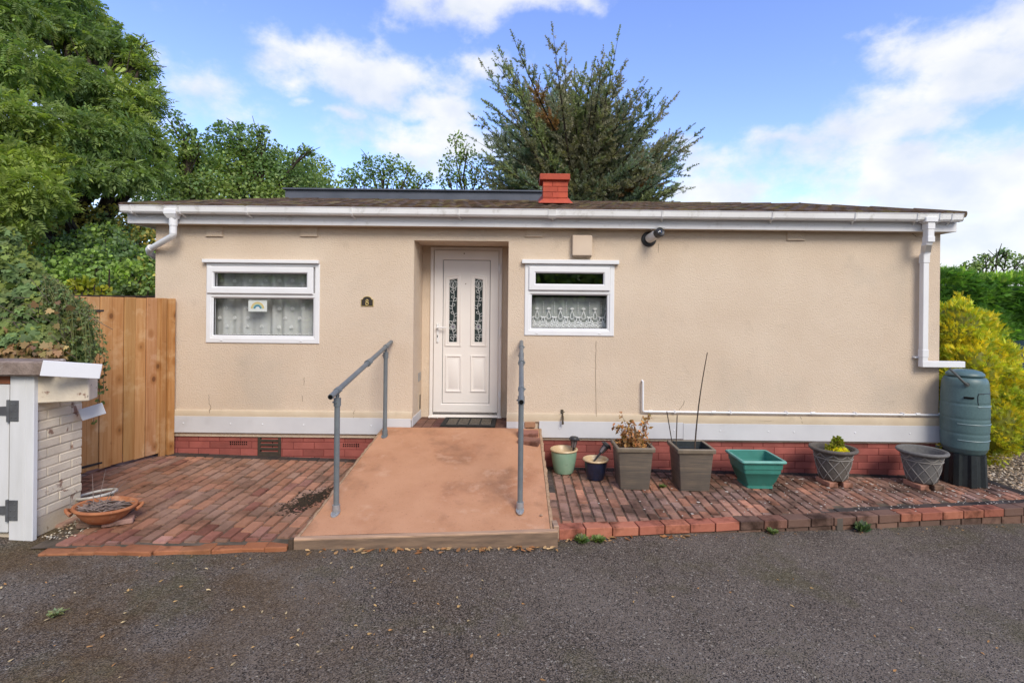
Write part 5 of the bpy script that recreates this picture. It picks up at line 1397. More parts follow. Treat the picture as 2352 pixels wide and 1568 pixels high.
IVY = [(0, 0, 0), (.30, -.08, .03), (.52, .18, .0), (.33, .34, .05), (.42, .66, 0), (.16, .60, .04), (0, 1, -.08), (-.16, .60, .04), (-.42, .66, 0), (-.33, .34, .05), (-.52, .18, 0), (-.30, -.08, .03)]
IVY_F = [(0, 1, 2, 3), (0, 3, 4, 5), (0, 5, 6, 7), (0, 7, 8, 9), (0, 9, 10, 11)]
FR, FR_F = [], []
for k in range(4):                                                     # feathery compound leaf
    t = .08 + k * .22
    for s in (-1, 1):
        o = len(FR); L_ = .50 * (1 - .4 * abs(t - .45)); dz = -.28 * t * t
        FR += [(0, t, dz), (s * L_ * .42, t + .19, dz + .04), (s * L_, t + .24, dz - .10), (s * L_ * .58, t + .02, dz - .02)]; FR_F.append((o, o + 1, o + 2, o + 3))
o = len(FR); FR += [(0, .88, -.24), (.11, 1.08, -.30), (0, 1.4, -.5), (-.11, 1.08, -.30)]; FR_F.append((o, o + 1, o + 2, o + 3))
SPRAY, SPRAY_F = [], []
for k, (a, L_, w) in enumerate(((0, 1, .07), (.55, .62, .06), (-.55, .62, .06), (.35, .8, .055), (-.35, .8, .055))):
    o = len(SPRAY); y0 = .1 * k * (1 if k else 0); dx, dy = sin(a), cos(a)
    SPRAY += [(0, y0, 0), (dx * L_ * .5 + dy * w, y0 + dy * L_ * .5 - dx * w, .05), (dx * L_, y0 + dy * L_, 0), (dx * L_ * .5 - dy * w, y0 + dy * L_ * .5 + dx * w, -.03)]; SPRAY_F.append((o, o + 1, o + 2, o + 3))
CYS, CYS_F = [], []
for k, (a, L_, w) in enumerate(((0, 1, .10), (.6, .75, .10), (-.6, .75, .10))):
    o = len(CYS); y0 = .12 * k; dx, dy = sin(a), cos(a)
    CYS += [(0, y0, 0), (dx * L_ * .4 + dy * w, y0 + dy * L_ * .4 - dx * w, .05), (dx * L_, y0 + dy * L_, 0), (dx * L_ * .4 - dy * w, y0 + dy * L_ * .4 + dx * w, -.03)]; CYS_F.append((o, o + 1, o + 2, o + 3))
def ellip(n, c, r, shell=.55, squash=None):
    v = nrmz(rng.normal(size=(n, 3))); rad = (shell + (1 - shell) * rng.random(n) ** .6)[:, None]
    return np.array(c) + v * rad * np.array(r), v
def tintvar(n, base, spread=.25, hue=.12):
    k = np.exp(rng.normal(0, spread, n))[:, None]
    return np.array(base)[None] * k * (1 + rng.normal(0, hue, (n, 3)))
def clump_tint(pos, pal, scale, seed):
    """leaves of one clump share a tone"""
    q = np.floor(pos / scale + rng.normal(0, .22, pos.shape)).astype(int); h = (q[:, 0] * 73856093 ^ q[:, 1] * 19349663 ^ q[:, 2] * 83492791 ^ seed) % len(pal)
    return np.array(pal)[h]
def crown_np(cl, n_per, shell=.35):
    P_, V_ = [], []
    for c, r in cl:
        n = int(n_per * (r if np.isscalar(r) else np.mean(r)) ** 2) + 20
        p, v = ellip(n, c, (r, r, r * .8) if np.isscalar(r) else r, shell); P_.append(p); V_.append(v)
    return np.concatenate(P_), np.concatenate(V_)
def limbs(mb, root, top, ends, r0, wob=.12, rtw=.02, sprd=.25):
    root, top = Vector(root), Vector(top)
    n = 9; tr = [root.lerp(top, k / n) + Vector((rnd.gauss(0, wob), rnd.gauss(0, wob), 0)) * (k / n) for k in range(n + 1)]
    mb.tube(tr, [r0 * (1 - .75 * k / n) for k in range(n + 1)], 10)
    for e in ends:
        e = Vector(e); k = min(n, max(2, int(n * max(.2, min(.95, (e.z - root.z) / max(.1, top.z - root.z) * .75))))); s = tr[k]
        m_ = s.lerp(e, .5) + Vector((rnd.gauss(0, wob * 2), rnd.gauss(0, wob * 2), .12 * (e - s).length))
        pts = [s * (1 - t) ** 2 + m_ * 2 * t * (1 - t) + e * t * t for t in [q / 7 for q in range(8)]]
        mb.tube(pts, [max(rtw * .4, r0 * .4 * (1 - .9 * q / 7)) for q in range(8)], 6)
        for _ in range(3):
            q = pts[rnd.randint(3, 6)]; e2 = e + Vector((rnd.gauss(0, sprd), rnd.gauss(0, sprd), rnd.gauss(0, sprd * .7)))
            mb.tube([q, q.lerp(e2, .5) + Vector((0, 0, .1)), e2], [rtw, rtw * .7, rtw * .35], 5)
def tree(name, label, root, top, cl, n_per, tmpl, faces, size, m, pal, r0, droop=0., shell=.35, clump=.8, spread=.2, rtw=.02, group=None):
    t = thing(name, label, 'tree', tuple(root), group)
    mb = MB(); limbs(mb, root, top, [c for c, r in cl], r0, rtw=rtw); mb.build('trunk', m_bark, t)
    p, v = crown_np(cl, n_per, shell); n = len(p)
    d = v * .6 + rng.normal(0, .6, (n, 3)) + np.array((0, 0, -droop)); up = v * .4 + rng.normal(0, .45, (n, 3)) + np.array((0, -.1, .7))
    ti = clump_tint(p, pal, clump, 7) * np.exp(rng.normal(0, spread, n))[:, None]
    leaves('crown', tmpl, faces, p, d, up, size * (.65 + .7 * rng.random(n)), ti, m, t)
    return t
def PT(x, y, D): return tuple(P(x, y, D))

# the big feathery tree at the left
cl = []
spots = [(20, 30, 9.5, .9), (110, 50, 10.5, .9), (200, 95, 11, .9), (285, 120, 11.5, .75), (335, 150, 11.5, .55), (60, 160, 9, .9), (165, 190, 10, .85), (255, 215, 10.5, .85), (340, 235, 11, .65), (362, 215, 11.2, .35),
         (10, 270, 8.5, .8), (110, 290, 9, .75), (200, 305, 9.5, .75), (285, 320, 10, .75), (350, 320, 10.8, .55), (40, 370, 8.3, .6), (90, 430, 8.2, .55), (30, 455, 8, .5), (160, 390, 9, .6), (235, 400, 9.5, .6), (310, 400, 10, .6), (360, 390, 10.5, .55),
         (55, 505, 8.2, .45), (200, 30, 12, .7), (240, 60, 12, .5), (-60, 120, 9, 1), (-80, 300, 8.5, 1), (-70, 430, 8.3, .8), (10, -60, 10, 1.2), (120, -40, 11, 1), (-130, 0, 10, 1.3), (330, 105, 11.6, .35), (375, 350, 10.8, .35), (300, 270, 10.4, .6), (130, 470, 8.6, .4), (100, 350, 9, .6)]
for x, y, D, r in spots: cl.append((PT(x - (16 if x > 270 else 8), y, D), r * .70))
PAL_ASH = [(.95, 1, 1.05), (1.1, 1.08, .9), (.78, .88, 1.0), (.85, .97, .95), (1.4, 1.32, .95), (.7, .8, .9), (1.0, 1.02, 1.1)]
tree('feathery_tree', 'tall feathery-leaved green tree filling the upper left corner', (-8.6, 4.2, -.1), (-8.9, 4.4, 5.6), cl, 1700, FR, FR_F, .15, lf_ash, PAL_ASH, .26, droop=.35, shell=.25, clump=.6, rtw=.018)

GR = 'green trees behind the mobile home'
PAL_DK = [(1, 1, 1), (1.2, 1.15, .9), (.75, .85, .9), (.9, 1, .95), (1.35, 1.25, .9)]
def broad(label, D, blobs, tx, n_per=1900, size=.08, pal=PAL_DK, r0=.16, m=lf_dark, shell=.3, name='broadleaf_tree'):
    c = [(PT(x, y, D + dz), r * 1.12 * D / F) for x, y, r, dz in blobs]
    rt = P(tx, 620, D); tp = P(tx, min(b_[1] for b_ in blobs) + 30, D)
    return tree(name, label, (rt.x, rt.y, -.2), tuple(tp), c, n_per, ROUND, ROUND_F, size, m, pal, r0, droop=.15, shell=shell, clump=.9, rtw=.02, group=GR)
broad('dark leafy tree just right of the tall feathery tree', 14.5, [(410, 350, 42, 0), (445, 335, 38, 0), (395, 400, 45, 0), (460, 385, 48, .5), (420, 440, 50, 0), (480, 430, 48, 0), (405, 268, 14, 0), (398, 300, 16, 0), (370, 455, 50, -.5), (430, 300, 16, 0), (350, 490, 45, -1)], 430)
broad('rounded leafy tree whose crown rises left of the roof dormer', 15.5, [(520, 320, 40, 0), (560, 330, 42, 0), (600, 350, 42, 0), (645, 370, 40, .4), (690, 395, 36, .4), (545, 385, 50, 0), (605, 405, 52, 0), (665, 425, 46, 0), (720, 430, 36, 0), (745, 450, 28, .3), (560, 445, 50, -.4), (630, 460, 44, -.4), (500, 400, 46, 0), (510, 292, 16, 0), (548, 290, 12, 0), (606, 300, 12, 0), (700, 345, 14, 0), (715, 350, 9, 0), (585, 298, 14, 0)], 600)
broad('low distant tree above the left end of the roof dormer', 21, [(800, 405, 22, 0), (830, 400, 30, 0), (870, 385, 30, 0), (905, 375, 24, 0), (880, 420, 36, 0), (930, 410, 30, .5), (965, 425, 28, .5), (985, 405, 10, 0), (795, 430, 26, 0), (845, 365, 12, 0), (940, 385, 12, 0)], 880, n_per=850, size=.10)
broad('slender open tree between dormer and cypress', 20, [(1050, 320, 20, 0), (1042, 360, 24, 0), (1075, 350, 22, 0), (1095, 380, 24, 0), (1060, 400, 30, 0), (1025, 410, 26, 0), (1110, 415, 28, 0), (1080, 435, 30, 0), (1020, 380, 14, 0), (1130, 440, 22, 0)], 1065, n_per=560, size=.10, r0=.1)
broad('small tree tops peeping above the right-hand hedge', 15, [(2225, 612, 14, 0), (2262, 604, 20, 0), (2300, 596, 22, 0), (2316, 582, 10, 0), (2345, 600, 20, 0), (2240, 614, 18, 0), (2385, 598, 24, 0), (2258, 588, 8, 0), (2304, 578, 8, 0)], 2300, n_per=1500, size=.075, r0=.035)

broad('low dense leafy tree filling the skyline behind the left half of the roof', 17.5, [(x, y, 44, rnd.uniform(-.4, .6)) for x, y in ((380, 420), (420, 385), (455, 430), (470, 360), (505, 400), (540, 370), (560, 430), (590, 375), (620, 420), (650, 385), (680, 430), (705, 410), (740, 440), (720, 390), (500, 450), (430, 460))], 560)
# shrub bank behind gate and ivy
def shrub(name, label, cl, n_per, size, pal, m=lf_dark, tm=(ROUND, ROUND_F), shell=.6, clump=.35, stem_r=.03, cat='shrub', group=None, droop=0, outward=.6, root=None, spread=.25):
    c0 = np.mean([c for c, r in cl], axis=0); rt = root or (c0[0], c0[1], zroad(c0[0]) - .1)
    t = thing(name, label, cat, tuple(rt), group)
    mb = MB()
    for c, r in cl:
        for _ in range(3):
            e = Vector(c) + Vector((rnd.gauss(0, .12), rnd.gauss(0, .12), rnd.gauss(0, .1))); s = Vector(rt) + Vector((rnd.gauss(0, .1), rnd.gauss(0, .1), 0))
            mb.tube([s, s.lerp(e, .5) + Vector((rnd.gauss(0, .08), rnd.gauss(0, .08), .05)), e], [stem_r, stem_r * .7, stem_r * .3], 6)
    mb.build('stems', m_bark, t)
    p, v = crown_np(cl, n_per, shell); n = len(p)
    d = v * outward + rng.normal(0, .5, (n, 3)) + np.array((0, 0, .15 - droop)); up = v * .8 + rng.normal(0, .4, (n, 3)) + np.array((0, -.15, .35))
    ti = clump_tint(p, pal, clump, 3) * np.exp(rng.normal(0, spread, n))[:, None]
    leaves('foliage', tm[0], tm[1], p, d, up, size * (.6 + .8 * rng.random(n)), ti, m, t)
    return t
PAL_SH = [(1.3, 1.35, .8), (1.1, 1.2, .8), (.8, .9, .9), (1.6, 1.6, .8), (.7, .75, .8)]
PAL_BR = [(1.3, 1.0, .75), (1.9, 1.15, .7), (1.0, .95, .8), (2.3, 1.3, .7), (.9, .9, .9)]
bl = lambda D, L_: [(PT(x, y, D + dz), r * D / F) for x, y, r, dz in L_]
shrub('large_shrub', 'bright green leafy shrub bank behind the timber gate', bl(9.0, [(150, 590, 55, 0), (215, 620, 55, -.3), (275, 590, 50, 0), (240, 545, 45, .4), (300, 640, 50, -.3), (170, 650, 50, -.4), (120, 640, 55, -.4), (250, 665, 45, -.5), (330, 600, 40, .4), (190, 560, 40, .2)]), 4200, .06, PAL_SH)
shrub('browned_shrub', 'brown-tinged shrub rising below the feathery tree', bl(9.9, [(80, 520, 55, 0), (140, 515, 50, 0), (190, 505, 50, 0), (60, 570, 55, -.3), (250, 500, 40, .3), (300, 520, 45, .3), (345, 560, 40, .4), (335, 500, 38, .6), (20, 540, 55, 0)]), 3600, .052, PAL_BR)
shrub('olive_shrub', 'dull olive shrub against the left end of the house', bl(8.4, [(330, 650, 32, .3), (345, 610, 28, .5), (352, 665, 28, .3), (310, 672, 26, .3)]), 1700, .07, [(1.4, 1.1, .9), (1.1, 1, .8), (2.0, 1.3, .8), (1.2, 1.3, 1.1)])
shrub('yellow_shrub', 'small yellow-green shrub poking up just behind the gate', bl(7.7, [(188, 668, 20, 0), (210, 660, 18, 0), (235, 675, 16, .1), (198, 650, 12, 0), (172, 655, 14, 0)]), 1500, .075, [(1, 1, 1), (.7, .85, 1.2), (1.1, 1, .8)], m=leaf_mat('yellow_green_leaf', (.28, .30, .03), .35))

shrub('evergreen_screen', 'dense dark evergreen bushes far behind the gate filling gaps to the sky', bl(12.5, [(x, y, 62, rnd.uniform(-.5, .5)) for x in range(20, 400, 45) for y in (560, 640)]), 700, .13, [(.8, .85, .8), (.6, .7, .7), (1, 1, .8)])
shrub('boundary_bushes', 'row of tall leafy bushes beyond the shed at the far left', [((x, 9 + rnd.uniform(-.6, .6), z_), rnd.uniform(1.0, 1.35)) for x in (-25, -23, -21, -19, -17, -15, -13, -11) for z_ in (.6, 2.2 + rnd.uniform(-.3, .5))], 170, .26, PAL_SH)
# ivy over the garden wall
iv = thing('ivy', 'big-leaved green ivy with dry brown leaves heaped on the garden wall', 'climbing plant', (-4.4, -1.6, 1.2))
EL = [(PT(10, 680, 4.5), (.36, .28, .36)), (PT(85, 725, 4.4), (.30, .25, .30)), (PT(140, 770, 4.35), (.22, .20, .20)), (PT(-25, 610, 4.7), (.28, .26, .32)), (PT(40, 640, 4.55), (.16, .16, .16)), (PT(100, 672, 4.45), (.13, .13, .12)), (PT(150, 715, 4.4), (.12, .12, .12)), (PT(60, 785, 4.25), (.40, .25, .17)), (PT(182, 800, 4.35), (.11, .12, .13)), (PT(-90, 660, 4.5), (.4, .3, .45)), (PT(-60, 780, 4.25), (.4, .3, .22)), (PT(15, 560, 4.7), (.10, .1, .16)), (PT(60, 610, 4.6), (.08, .08, .10))]
P_, V_ = [], []
for c, r in EL:
    p, v = ellip(int(120 + 3600 * r[0] * r[2] / .16), c, r, .62); P_.append(p); V_.append(v)
p = np.concatenate(P_); v = np.concatenate(V_); n = len(p)
d = np.stack([rng.normal(0, .5, n), -.25 + rng.normal(0, .3, n), -.75 + rng.normal(0, .4, n)], 1) + v * .25; up = v * .9 + rng.normal(0, .3, (n, 3)) + np.array((.1, -.6, .35))
ti = clump_tint(p, [(1, 1, 1), (.75, .9, .95), (1.3, 1.25, .9), (.8, .95, 1.1), (1.05, 1.1, .9)], .12, 5) * np.exp(rng.normal(0, .25, n))[:, None]
leaves('green_leaves', IVY, IVY_F, p, d, up, .062 * (.5 + .8 * rng.random(n)), ti, lf_ivy, iv)
n = 260; c_, r_ = PT(45, 808, 4.10), (.42, .14, .10); p, v = ellip(n, c_, r_, .5); p2_, v2_ = ellip(26, PT(90, 740, 4.13), (.35, .1, .3), .5); p = np.concatenate([p, p2_]); v = np.concatenate([v, v2_]); n = len(p)
d = np.stack([rng.normal(0, .6, n), -.2 + rng.normal(0, .3, n), -.5 + rng.normal(0, .5, n)], 1); up = v * .5 + rng.normal(0, .5, (n, 3)) + np.array((0, -.7, .3))
leaves('dry_leaves', IVY, IVY_F, p, d, up, .056 * (.5 + .8 * rng.random(n)), tintvar(n, (1.0, 1.2, 1.3), .35, .08), lf_dry, iv)
mb = MB()
for k in range(60):
    s = Vector(PT(rnd.uniform(-10, 170), rnd.uniform(690, 830), 4.12 + rnd.random() * .2)); e = s + Vector((rnd.gauss(0, .15), rnd.gauss(-.05, .06), rnd.gauss(0, .12)))
    mb.tube([s, s.lerp(e, .5) + Vector((0, -.03, .04)), e], .0025, 4)
mb.build('stems', m_twig, iv)
# grassy strands hanging at the ivy's edge
P_, D_, S_ = [], [], []; mb = MB()
for k in range(130):
    x = rnd.uniform(90, 205); s = Vector(PT(x, 640 + (x - 90) * .75 + rnd.uniform(-25, 30), 4.25 + rnd.random() * .2))
    L_ = rnd.uniform(.3, .62); dr = Vector((rnd.uniform(.15, .55), rnd.uniform(-.35, .0), 0))
    pts = [s + dr * L_ * t + Vector((0, 0, .10 * t - .95 * L_ * t * t)) for t in [q / 8 for q in range(9)]]
    pts = [q for q in pts if q.z > 1.22 or q.x > -3.42]
    if len(pts) < 3: continue
    mb.tube(pts, [.0028 - .0002 * q for q in range(len(pts))], 4)
    for q in pts[2:]:
        for _ in range(3): P_.append(tuple(q + Vector((rnd.gauss(0, .008), rnd.gauss(0, .008), rnd.gauss(0, .012))))); D_.append((rnd.gauss(.2, .5), rnd.gauss(-.2, .4), rnd.gauss(-.4, .5))); S_.append(rnd.uniform(.018, .04))
st = thing('trailing_plant', 'thin trailing stems with tiny leaves hanging from the ivy over the gate', 'plant', PT(170, 780, 4.3))
mb.build('stems', leaf_mat('straw_stem', (.16, .17, .05), .1), st); n = len(P_)
leaves('leaves', LEAF, LEAF_F, np.array(P_), np.array(D_), rng.normal(0, .5, (n, 3)) + np.array((0, -.5, .5)), np.array(S_), tintvar(n, (1, .95, .9), .25), lf_weed, st)
for k, (x, y, dx) in enumerate(((232, 800, .05), (226, 870, -.02))):
    pts = [P(x, y, 4.6) + Vector((dx * t + .02 * sin(5 * t), 0, -.38 * t)) for t in [q / 6 for q in range(7)]]
    mb = MB(); mb.tube(pts, .003, 4)
    tt = thing('hanging_tendril', ('leafy tendril hanging down in front of the gate boards', 'tendril hanging beside the end of the painted wall')[k], 'plant', tuple(pts[0]))
    mb.build('stem', m_twig, tt); q = np.array([tuple(a) for a in pts] * 5); n = len(q)
    leaves('leaves', ROUND, ROUND_F, q + rng.normal(0, .012, (n, 3)), rng.normal(0, .6, (n, 3)) + np.array((0, -.4, -.3)), np.array([[0, -1., .3]] * n) + rng.normal(0, .3, (n, 3)), .035 * (.6 + .6 * rng.random(n)), tintvar(n, (.8, .8, .8)), lf_weed, tt)

# ---- cypress behind the house
D = 19.0; base = P(1335, 620, D); base.z = -.3
cy_ = thing('cypress_tree', 'large spiky cypress with rusty patches rising behind the chimney', 'tree', tuple(base))
mb = MB(); P_, D_, U_, S_, T_ = [], [], [], [], []
s_px = D / F
trunk_top = P(1330, 300, D)
mb.tube([base, P(1338, 480, D), P(1330, 380, D), trunk_top], [.4, .3, .2, .1], 12)
def env(a):
    """crown reach in survey pixels by elevation angle"""
    pts = [(-10, 230), (5, 280), (16, 305), (34, 305), (46, 350), (60, 345), (72, 365), (90, 375), (98, 395), (112, 400), (126, 445), (138, 365), (155, 300), (172, 240), (190, 210)]
    for (a0, r0), (a1, r1) in zip(pts, pts[1:]):
        if a0 <= a <= a1: return r0 + (r1 - r0) * (a - a0) / (a1 - a0)
    return 240
ctr = P(1325, 465, D)
NL = 230
for k in range(NL):
    el = rnd.uniform(-8, 188); tilt = rnd.uniform(-1, 1)
    reach = env(el) * (rnd.uniform(.80, 1.0) if k % 2 else rnd.uniform(.5, .88)) * s_px
    a = radians(el)
    dirr = Vector((cos(a), tilt * .8, sin(a))).normalized()
    e = ctr + dirr * reach * (.97 if tilt > 0 else .93)
    hz_ = max(.2, e.z - ctr.z)
    st = Vector((ctr.x + rnd.gauss(0, .16), ctr.y + rnd.gauss(0, .2), ctr.z - .9 + (hz_ + .9) * rnd.uniform(.1, .62)))
    L_ = (e - st).length
    bend = Vector((rnd.gauss(0, .12), rnd.gauss(0, .12), -.12 * L_ * (1 - abs((e - st).normalized().z))))
    N_ = 11; pts = [st * (1 - t) ** 2 + (st.lerp(e, .55) + bend) * 2 * t * (1 - t) + e * t * t for t in [q / N_ for q in range(N_ + 1)]]
    mb.tube(pts, [.055 * (1 - .93 * q / N_) for q in range(N_ + 1)], 5)
    rust = rnd.random() < .045; grey = rnd.random() < .4
    basec = rnd.choice([(1, 1, 1), (.82, .95, 1.0), (1.2, 1.2, .85), (.9, 1.08, 1.1)])
    if grey: basec = (1.15, .98, .92)
    for q in range(1, N_ + 1):
        t = q / N_; c = pts[q]; tang = (pts[q] - pts[q - 1]).normalized()
        col = (1.35, .68, .45) if rust and .3 < t < .72 else basec
        nsh = int(3 + 5 * (1 - t)) if q < N_ else 1
        for _ in range(nsh):
            sd = Vector((rnd.gauss(0, 1), rnd.gauss(0, .8), rnd.gauss(.25, .6))); sd = (sd - tang * sd.dot(tang)).normalized()
            sdir = (tang * rnd.uniform(.7, 1.2) + sd * (.75 if q < N_ else .03)).normalized(); sl = rnd.uniform(.35, .75) * (1.2 - .62 * t)
            c0 = c - tang * rnd.random() * .35
            m_ = max(2, int(sl / .06))
            mb.tube([c0, c0 + sdir * sl], [.007, .003], 3, cap=False)
            for u in range(m_ + 1):
                f = u / m_; pp = c0 + sdir * sl * f; wd = .62 * (1 - .55 * f)
                for _ in range(3):
                    w = Vector((rnd.gauss(0, 1), rnd.gauss(0, 1), rnd.gauss(0, 1))) * wd
                    P_.append(tuple(pp)); D_.append(tuple(sdir * 1.0 + w)); S_.append(rnd.uniform(.12, .21) * (1.1 - .45 * f) * (1 - .25 * t)); kk = math.exp(rnd.gauss(0, .2)); T_.append(tuple(v_ * kk for v_ in col))
mb.build('trunk', m_bark, cy_)
n = len(P_)
leaves('crown', CYS, CYS_F, np.array(P_), np.array(D_), rng.normal(0, 1, (n, 3)), np.array(S_), np.array(T_), lf_cyp, cy_)

# ---- right side: clipped hedge, golden conifer
hz1 = 2.55
hg = thing('clipped_hedge', 'tall clipped green conifer hedge at the right behind the golden shrub', 'hedge', (11, 5.5, -.4))
n = 26000
x0, x1, yf, yb_ = 7.6, 16.0, 4.6, 6.4
fx = rng.uniform(x0, x1, n); side = rng.random(n)
zt_ = hz1 + .10 * np.sin(fx * 1.7) + .03 * np.sin(fx * 7)
zz = -.4 + (zt_ + .4) * rng.random(n) ** .85; yy = yf + .07 * np.sin(fx * 5 + zz * 4) + .05 * np.sin(zz * 9 + fx * 3) + rng.random(n) * .20
top = side < .22; yy[top] = rng.uniform(yf, yb_, top.sum()); zz[top] = zt_[top] - rng.random(top.sum()) * .12
end = side > .93; fx[end] = x0 - .05 + rng.random(end.sum()) * .25; yy[end] = rng.uniform(yf, yb_, end.sum())
p = np.stack([fx, yy, zz], 1); d = np.stack([rng.normal(.25, .5, n), -.7 + rng.normal(0, .3, n), rng.normal(.25, .5, n)], 1); d[top] += np.array((0, .5, .9)); d[end] += np.array((-1.1, .6, 0))
up = rng.normal(0, .5, (n, 3)) + np.array((0, -.5, .8))
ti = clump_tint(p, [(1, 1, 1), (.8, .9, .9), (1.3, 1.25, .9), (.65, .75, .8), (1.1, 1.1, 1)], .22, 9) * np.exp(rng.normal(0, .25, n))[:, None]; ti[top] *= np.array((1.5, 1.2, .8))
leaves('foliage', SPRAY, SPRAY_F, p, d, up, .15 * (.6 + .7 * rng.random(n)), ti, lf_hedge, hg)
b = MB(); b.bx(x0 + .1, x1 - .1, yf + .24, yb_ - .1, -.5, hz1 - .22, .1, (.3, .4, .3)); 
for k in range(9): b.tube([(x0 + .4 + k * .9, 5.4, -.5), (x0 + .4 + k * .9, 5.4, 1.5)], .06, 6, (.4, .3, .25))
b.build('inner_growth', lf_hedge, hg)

gc = thing('golden_conifer', 'rounded golden-yellow conifer shrub behind the water butt', 'shrub', (6.35, 1.15, -.3))
EL = [((6.22, 1.15, .72), (.57, .52, .98)), ((5.98, 1.05, 1.38), (.36, .36, .54)), ((6.12, .66, .28), (.30, .26, .44)), ((6.42, 1.1, .55), (.48, .46, .66)), ((5.9, .7, 1.0), (.28, .24, .40))]
P_, V_, = [], []
for c, r in EL:
    p, v = ellip(int(9500 * r[0] * r[2] / .6), c, r, .80); P_.append(p); V_.append(v)
p = np.concatenate(P_); v = np.concatenate(V_); 
p = p + v * (.055 * np.sin(p[:, :1] * 17) * np.sin(p[:, 1:2] * 19 + 1) + .055 * np.sin(p[:, 2:] * 21 + p[:, :1] * 8))
n = len(p)
d = v * .7 + rng.normal(0, .42, (n, 3)) + np.array((0, 0, .5)); up = v + rng.normal(0, .5, (n, 3))
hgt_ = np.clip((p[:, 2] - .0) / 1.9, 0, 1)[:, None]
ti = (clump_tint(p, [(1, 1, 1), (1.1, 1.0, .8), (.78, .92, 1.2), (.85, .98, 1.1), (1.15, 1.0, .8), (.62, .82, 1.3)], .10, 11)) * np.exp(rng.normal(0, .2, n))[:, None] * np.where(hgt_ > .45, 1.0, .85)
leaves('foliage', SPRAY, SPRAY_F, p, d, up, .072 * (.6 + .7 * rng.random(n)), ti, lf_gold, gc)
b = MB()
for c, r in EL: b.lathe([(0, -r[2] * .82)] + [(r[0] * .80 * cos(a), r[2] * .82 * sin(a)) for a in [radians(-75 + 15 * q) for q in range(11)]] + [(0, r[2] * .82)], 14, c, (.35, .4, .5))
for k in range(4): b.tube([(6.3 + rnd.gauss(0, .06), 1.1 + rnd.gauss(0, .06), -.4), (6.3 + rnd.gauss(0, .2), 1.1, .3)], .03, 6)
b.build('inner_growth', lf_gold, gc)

# ---- tall hedge across the road: what the window panes mirror
oh = thing('roadside_hedge', 'tall mixed green hedge across the road from the house', 'hedge', (0, -19, zroad(0)))
n = 9000
fx = rng.uniform(-22, 22, n); th_ = 4.4 + .7 * np.sin(fx * .9) + .5 * np.sin(fx * 2.3 + 1)
zz = zroad(0) + (th_) * rng.random(n) ** .8
p = np.stack([fx, -18.2 + .3 * np.sin(fx * 2 + zz * 2) - rng.random(n) * .5, zz], 1)
d = rng.normal(0, .6, (n, 3)) + np.array((0, .5, .2)); up = rng.normal(0, .5, (n, 3)) + np.array((0, .6, .6))
leaves('foliage', ROUND, ROUND_F, p, d, up, .34 * (.6 + .8 * rng.random(n)), clump_tint(p, PAL_SH, .6, 4) * np.exp(rng.normal(0, .2, n))[:, None], lf_dark, oh)
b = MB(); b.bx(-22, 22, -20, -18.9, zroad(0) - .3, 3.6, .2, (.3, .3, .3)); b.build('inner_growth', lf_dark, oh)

# ---- potted plants
dp = thing('dried_plant', 'dried brown leafy plant in the left square planter', 'plant', (p1[0], p1[1], pot_base(*p1)[2] + .27))
mb = MB(); P_, D_ = [], []
for k in range(30):
    bx0 = Vector((p1[0] + rnd.uniform(-.02, .12), p1[1] + rnd.uniform(-.08, .10), pot_base(*p1)[2] + .27)); hh = rnd.uniform(.16, .46); ex = rnd.gauss(0, .07) - .03
    if k < 4: ex -= .16; hh = .33
    pts = [bx0 + Vector((ex * t ** 1.3, rnd.gauss(0, .02) * t, hh * t)) for t in [q / 6 for q in range(7)]]
    mb.tube(pts, [.004 - .0004 * q for q in range(7)], 4)
    for q in range(1, 7):
        for _ in range(7): P_.append(tuple(pts[q] + Vector((rnd.gauss(0, .015), rnd.gauss(0, .015), rnd.gauss(0, .018))))); D_.append((rnd.gauss(0, .6), rnd.gauss(-.1, .5), rnd.gauss(-.4, .6)))
for a in (-.3, .2, .5): mb.tube([(p1[0] + .1, p1[1] - .05, pot_base(*p1)[2] + .36), (p1[0] + .19 + .02 * a, p1[1] - .06, pot_base(*p1)[2] + .44 + a * .05)], .004, 4)
mb.build('stems', m_twig, dp); n = len(P_)
leaves('leaves', LEAF, LEAF_F, np.array(P_), np.array(D_), rng.normal(0, .6, (n, 3)) + np.array((0, -.5, .3)), .042 * (.6 + .8 * rng.random(n)), tintvar(n, (1.25, 1.2, 1.15), .35, .1), lf_dry, dp)
yp = thing('yellow_plant', 'small bushy plant with yellow-green leaves in the brown lattice pot', 'plant', (lc1[0], lc1[1], lc1[2] + .27))
pz = lc1[2] + .28
q1, v1 = ellip(520, (lc1[0] + .05, lc1[1], pz + .10), (.055, .05, .075), .3); q2, v2 = ellip(520, (lc1[0] + .03, lc1[1] - .05, pz + .035), (.10, .07, .03), .3); q3, v3 = ellip(200, (lc1[0] - .05, lc1[1] - .03, pz + .05), (.05, .05, .05), .3)
p = np.concatenate([q1, q2, q3]); v = np.concatenate([v1, v2, v3]); n = len(p)
ti = np.concatenate([tintvar(520, (.42, .5, .9), .25), tintvar(520, (1.2, 1.15, .9), .2), tintvar(200, (.45, .5, .8), .3)])
leaves('leaves', ROUND, ROUND_F, p, v + rng.normal(0, .5, (n, 3)) + np.array((0, 0, .4)), v + rng.normal(0, .3, (n, 3)), .026 * (.6 + .7 * rng.random(n)), ti, lf_gold, yp)
mb = MB(); 
for k in range(26):
    a = rnd.uniform(0, 2 * pi); r_ = rnd.uniform(.08, .17); s = Vector((lc1[0] + r_ * cos(a), lc1[1] + r_ * sin(a), pz - .03)); mb.tube([s, s + Vector((rnd.gauss(.01, .03), rnd.gauss(0, .02), rnd.uniform(.03, .13)))], .0022, 4)
mb.build('stems', m_twig, yp)
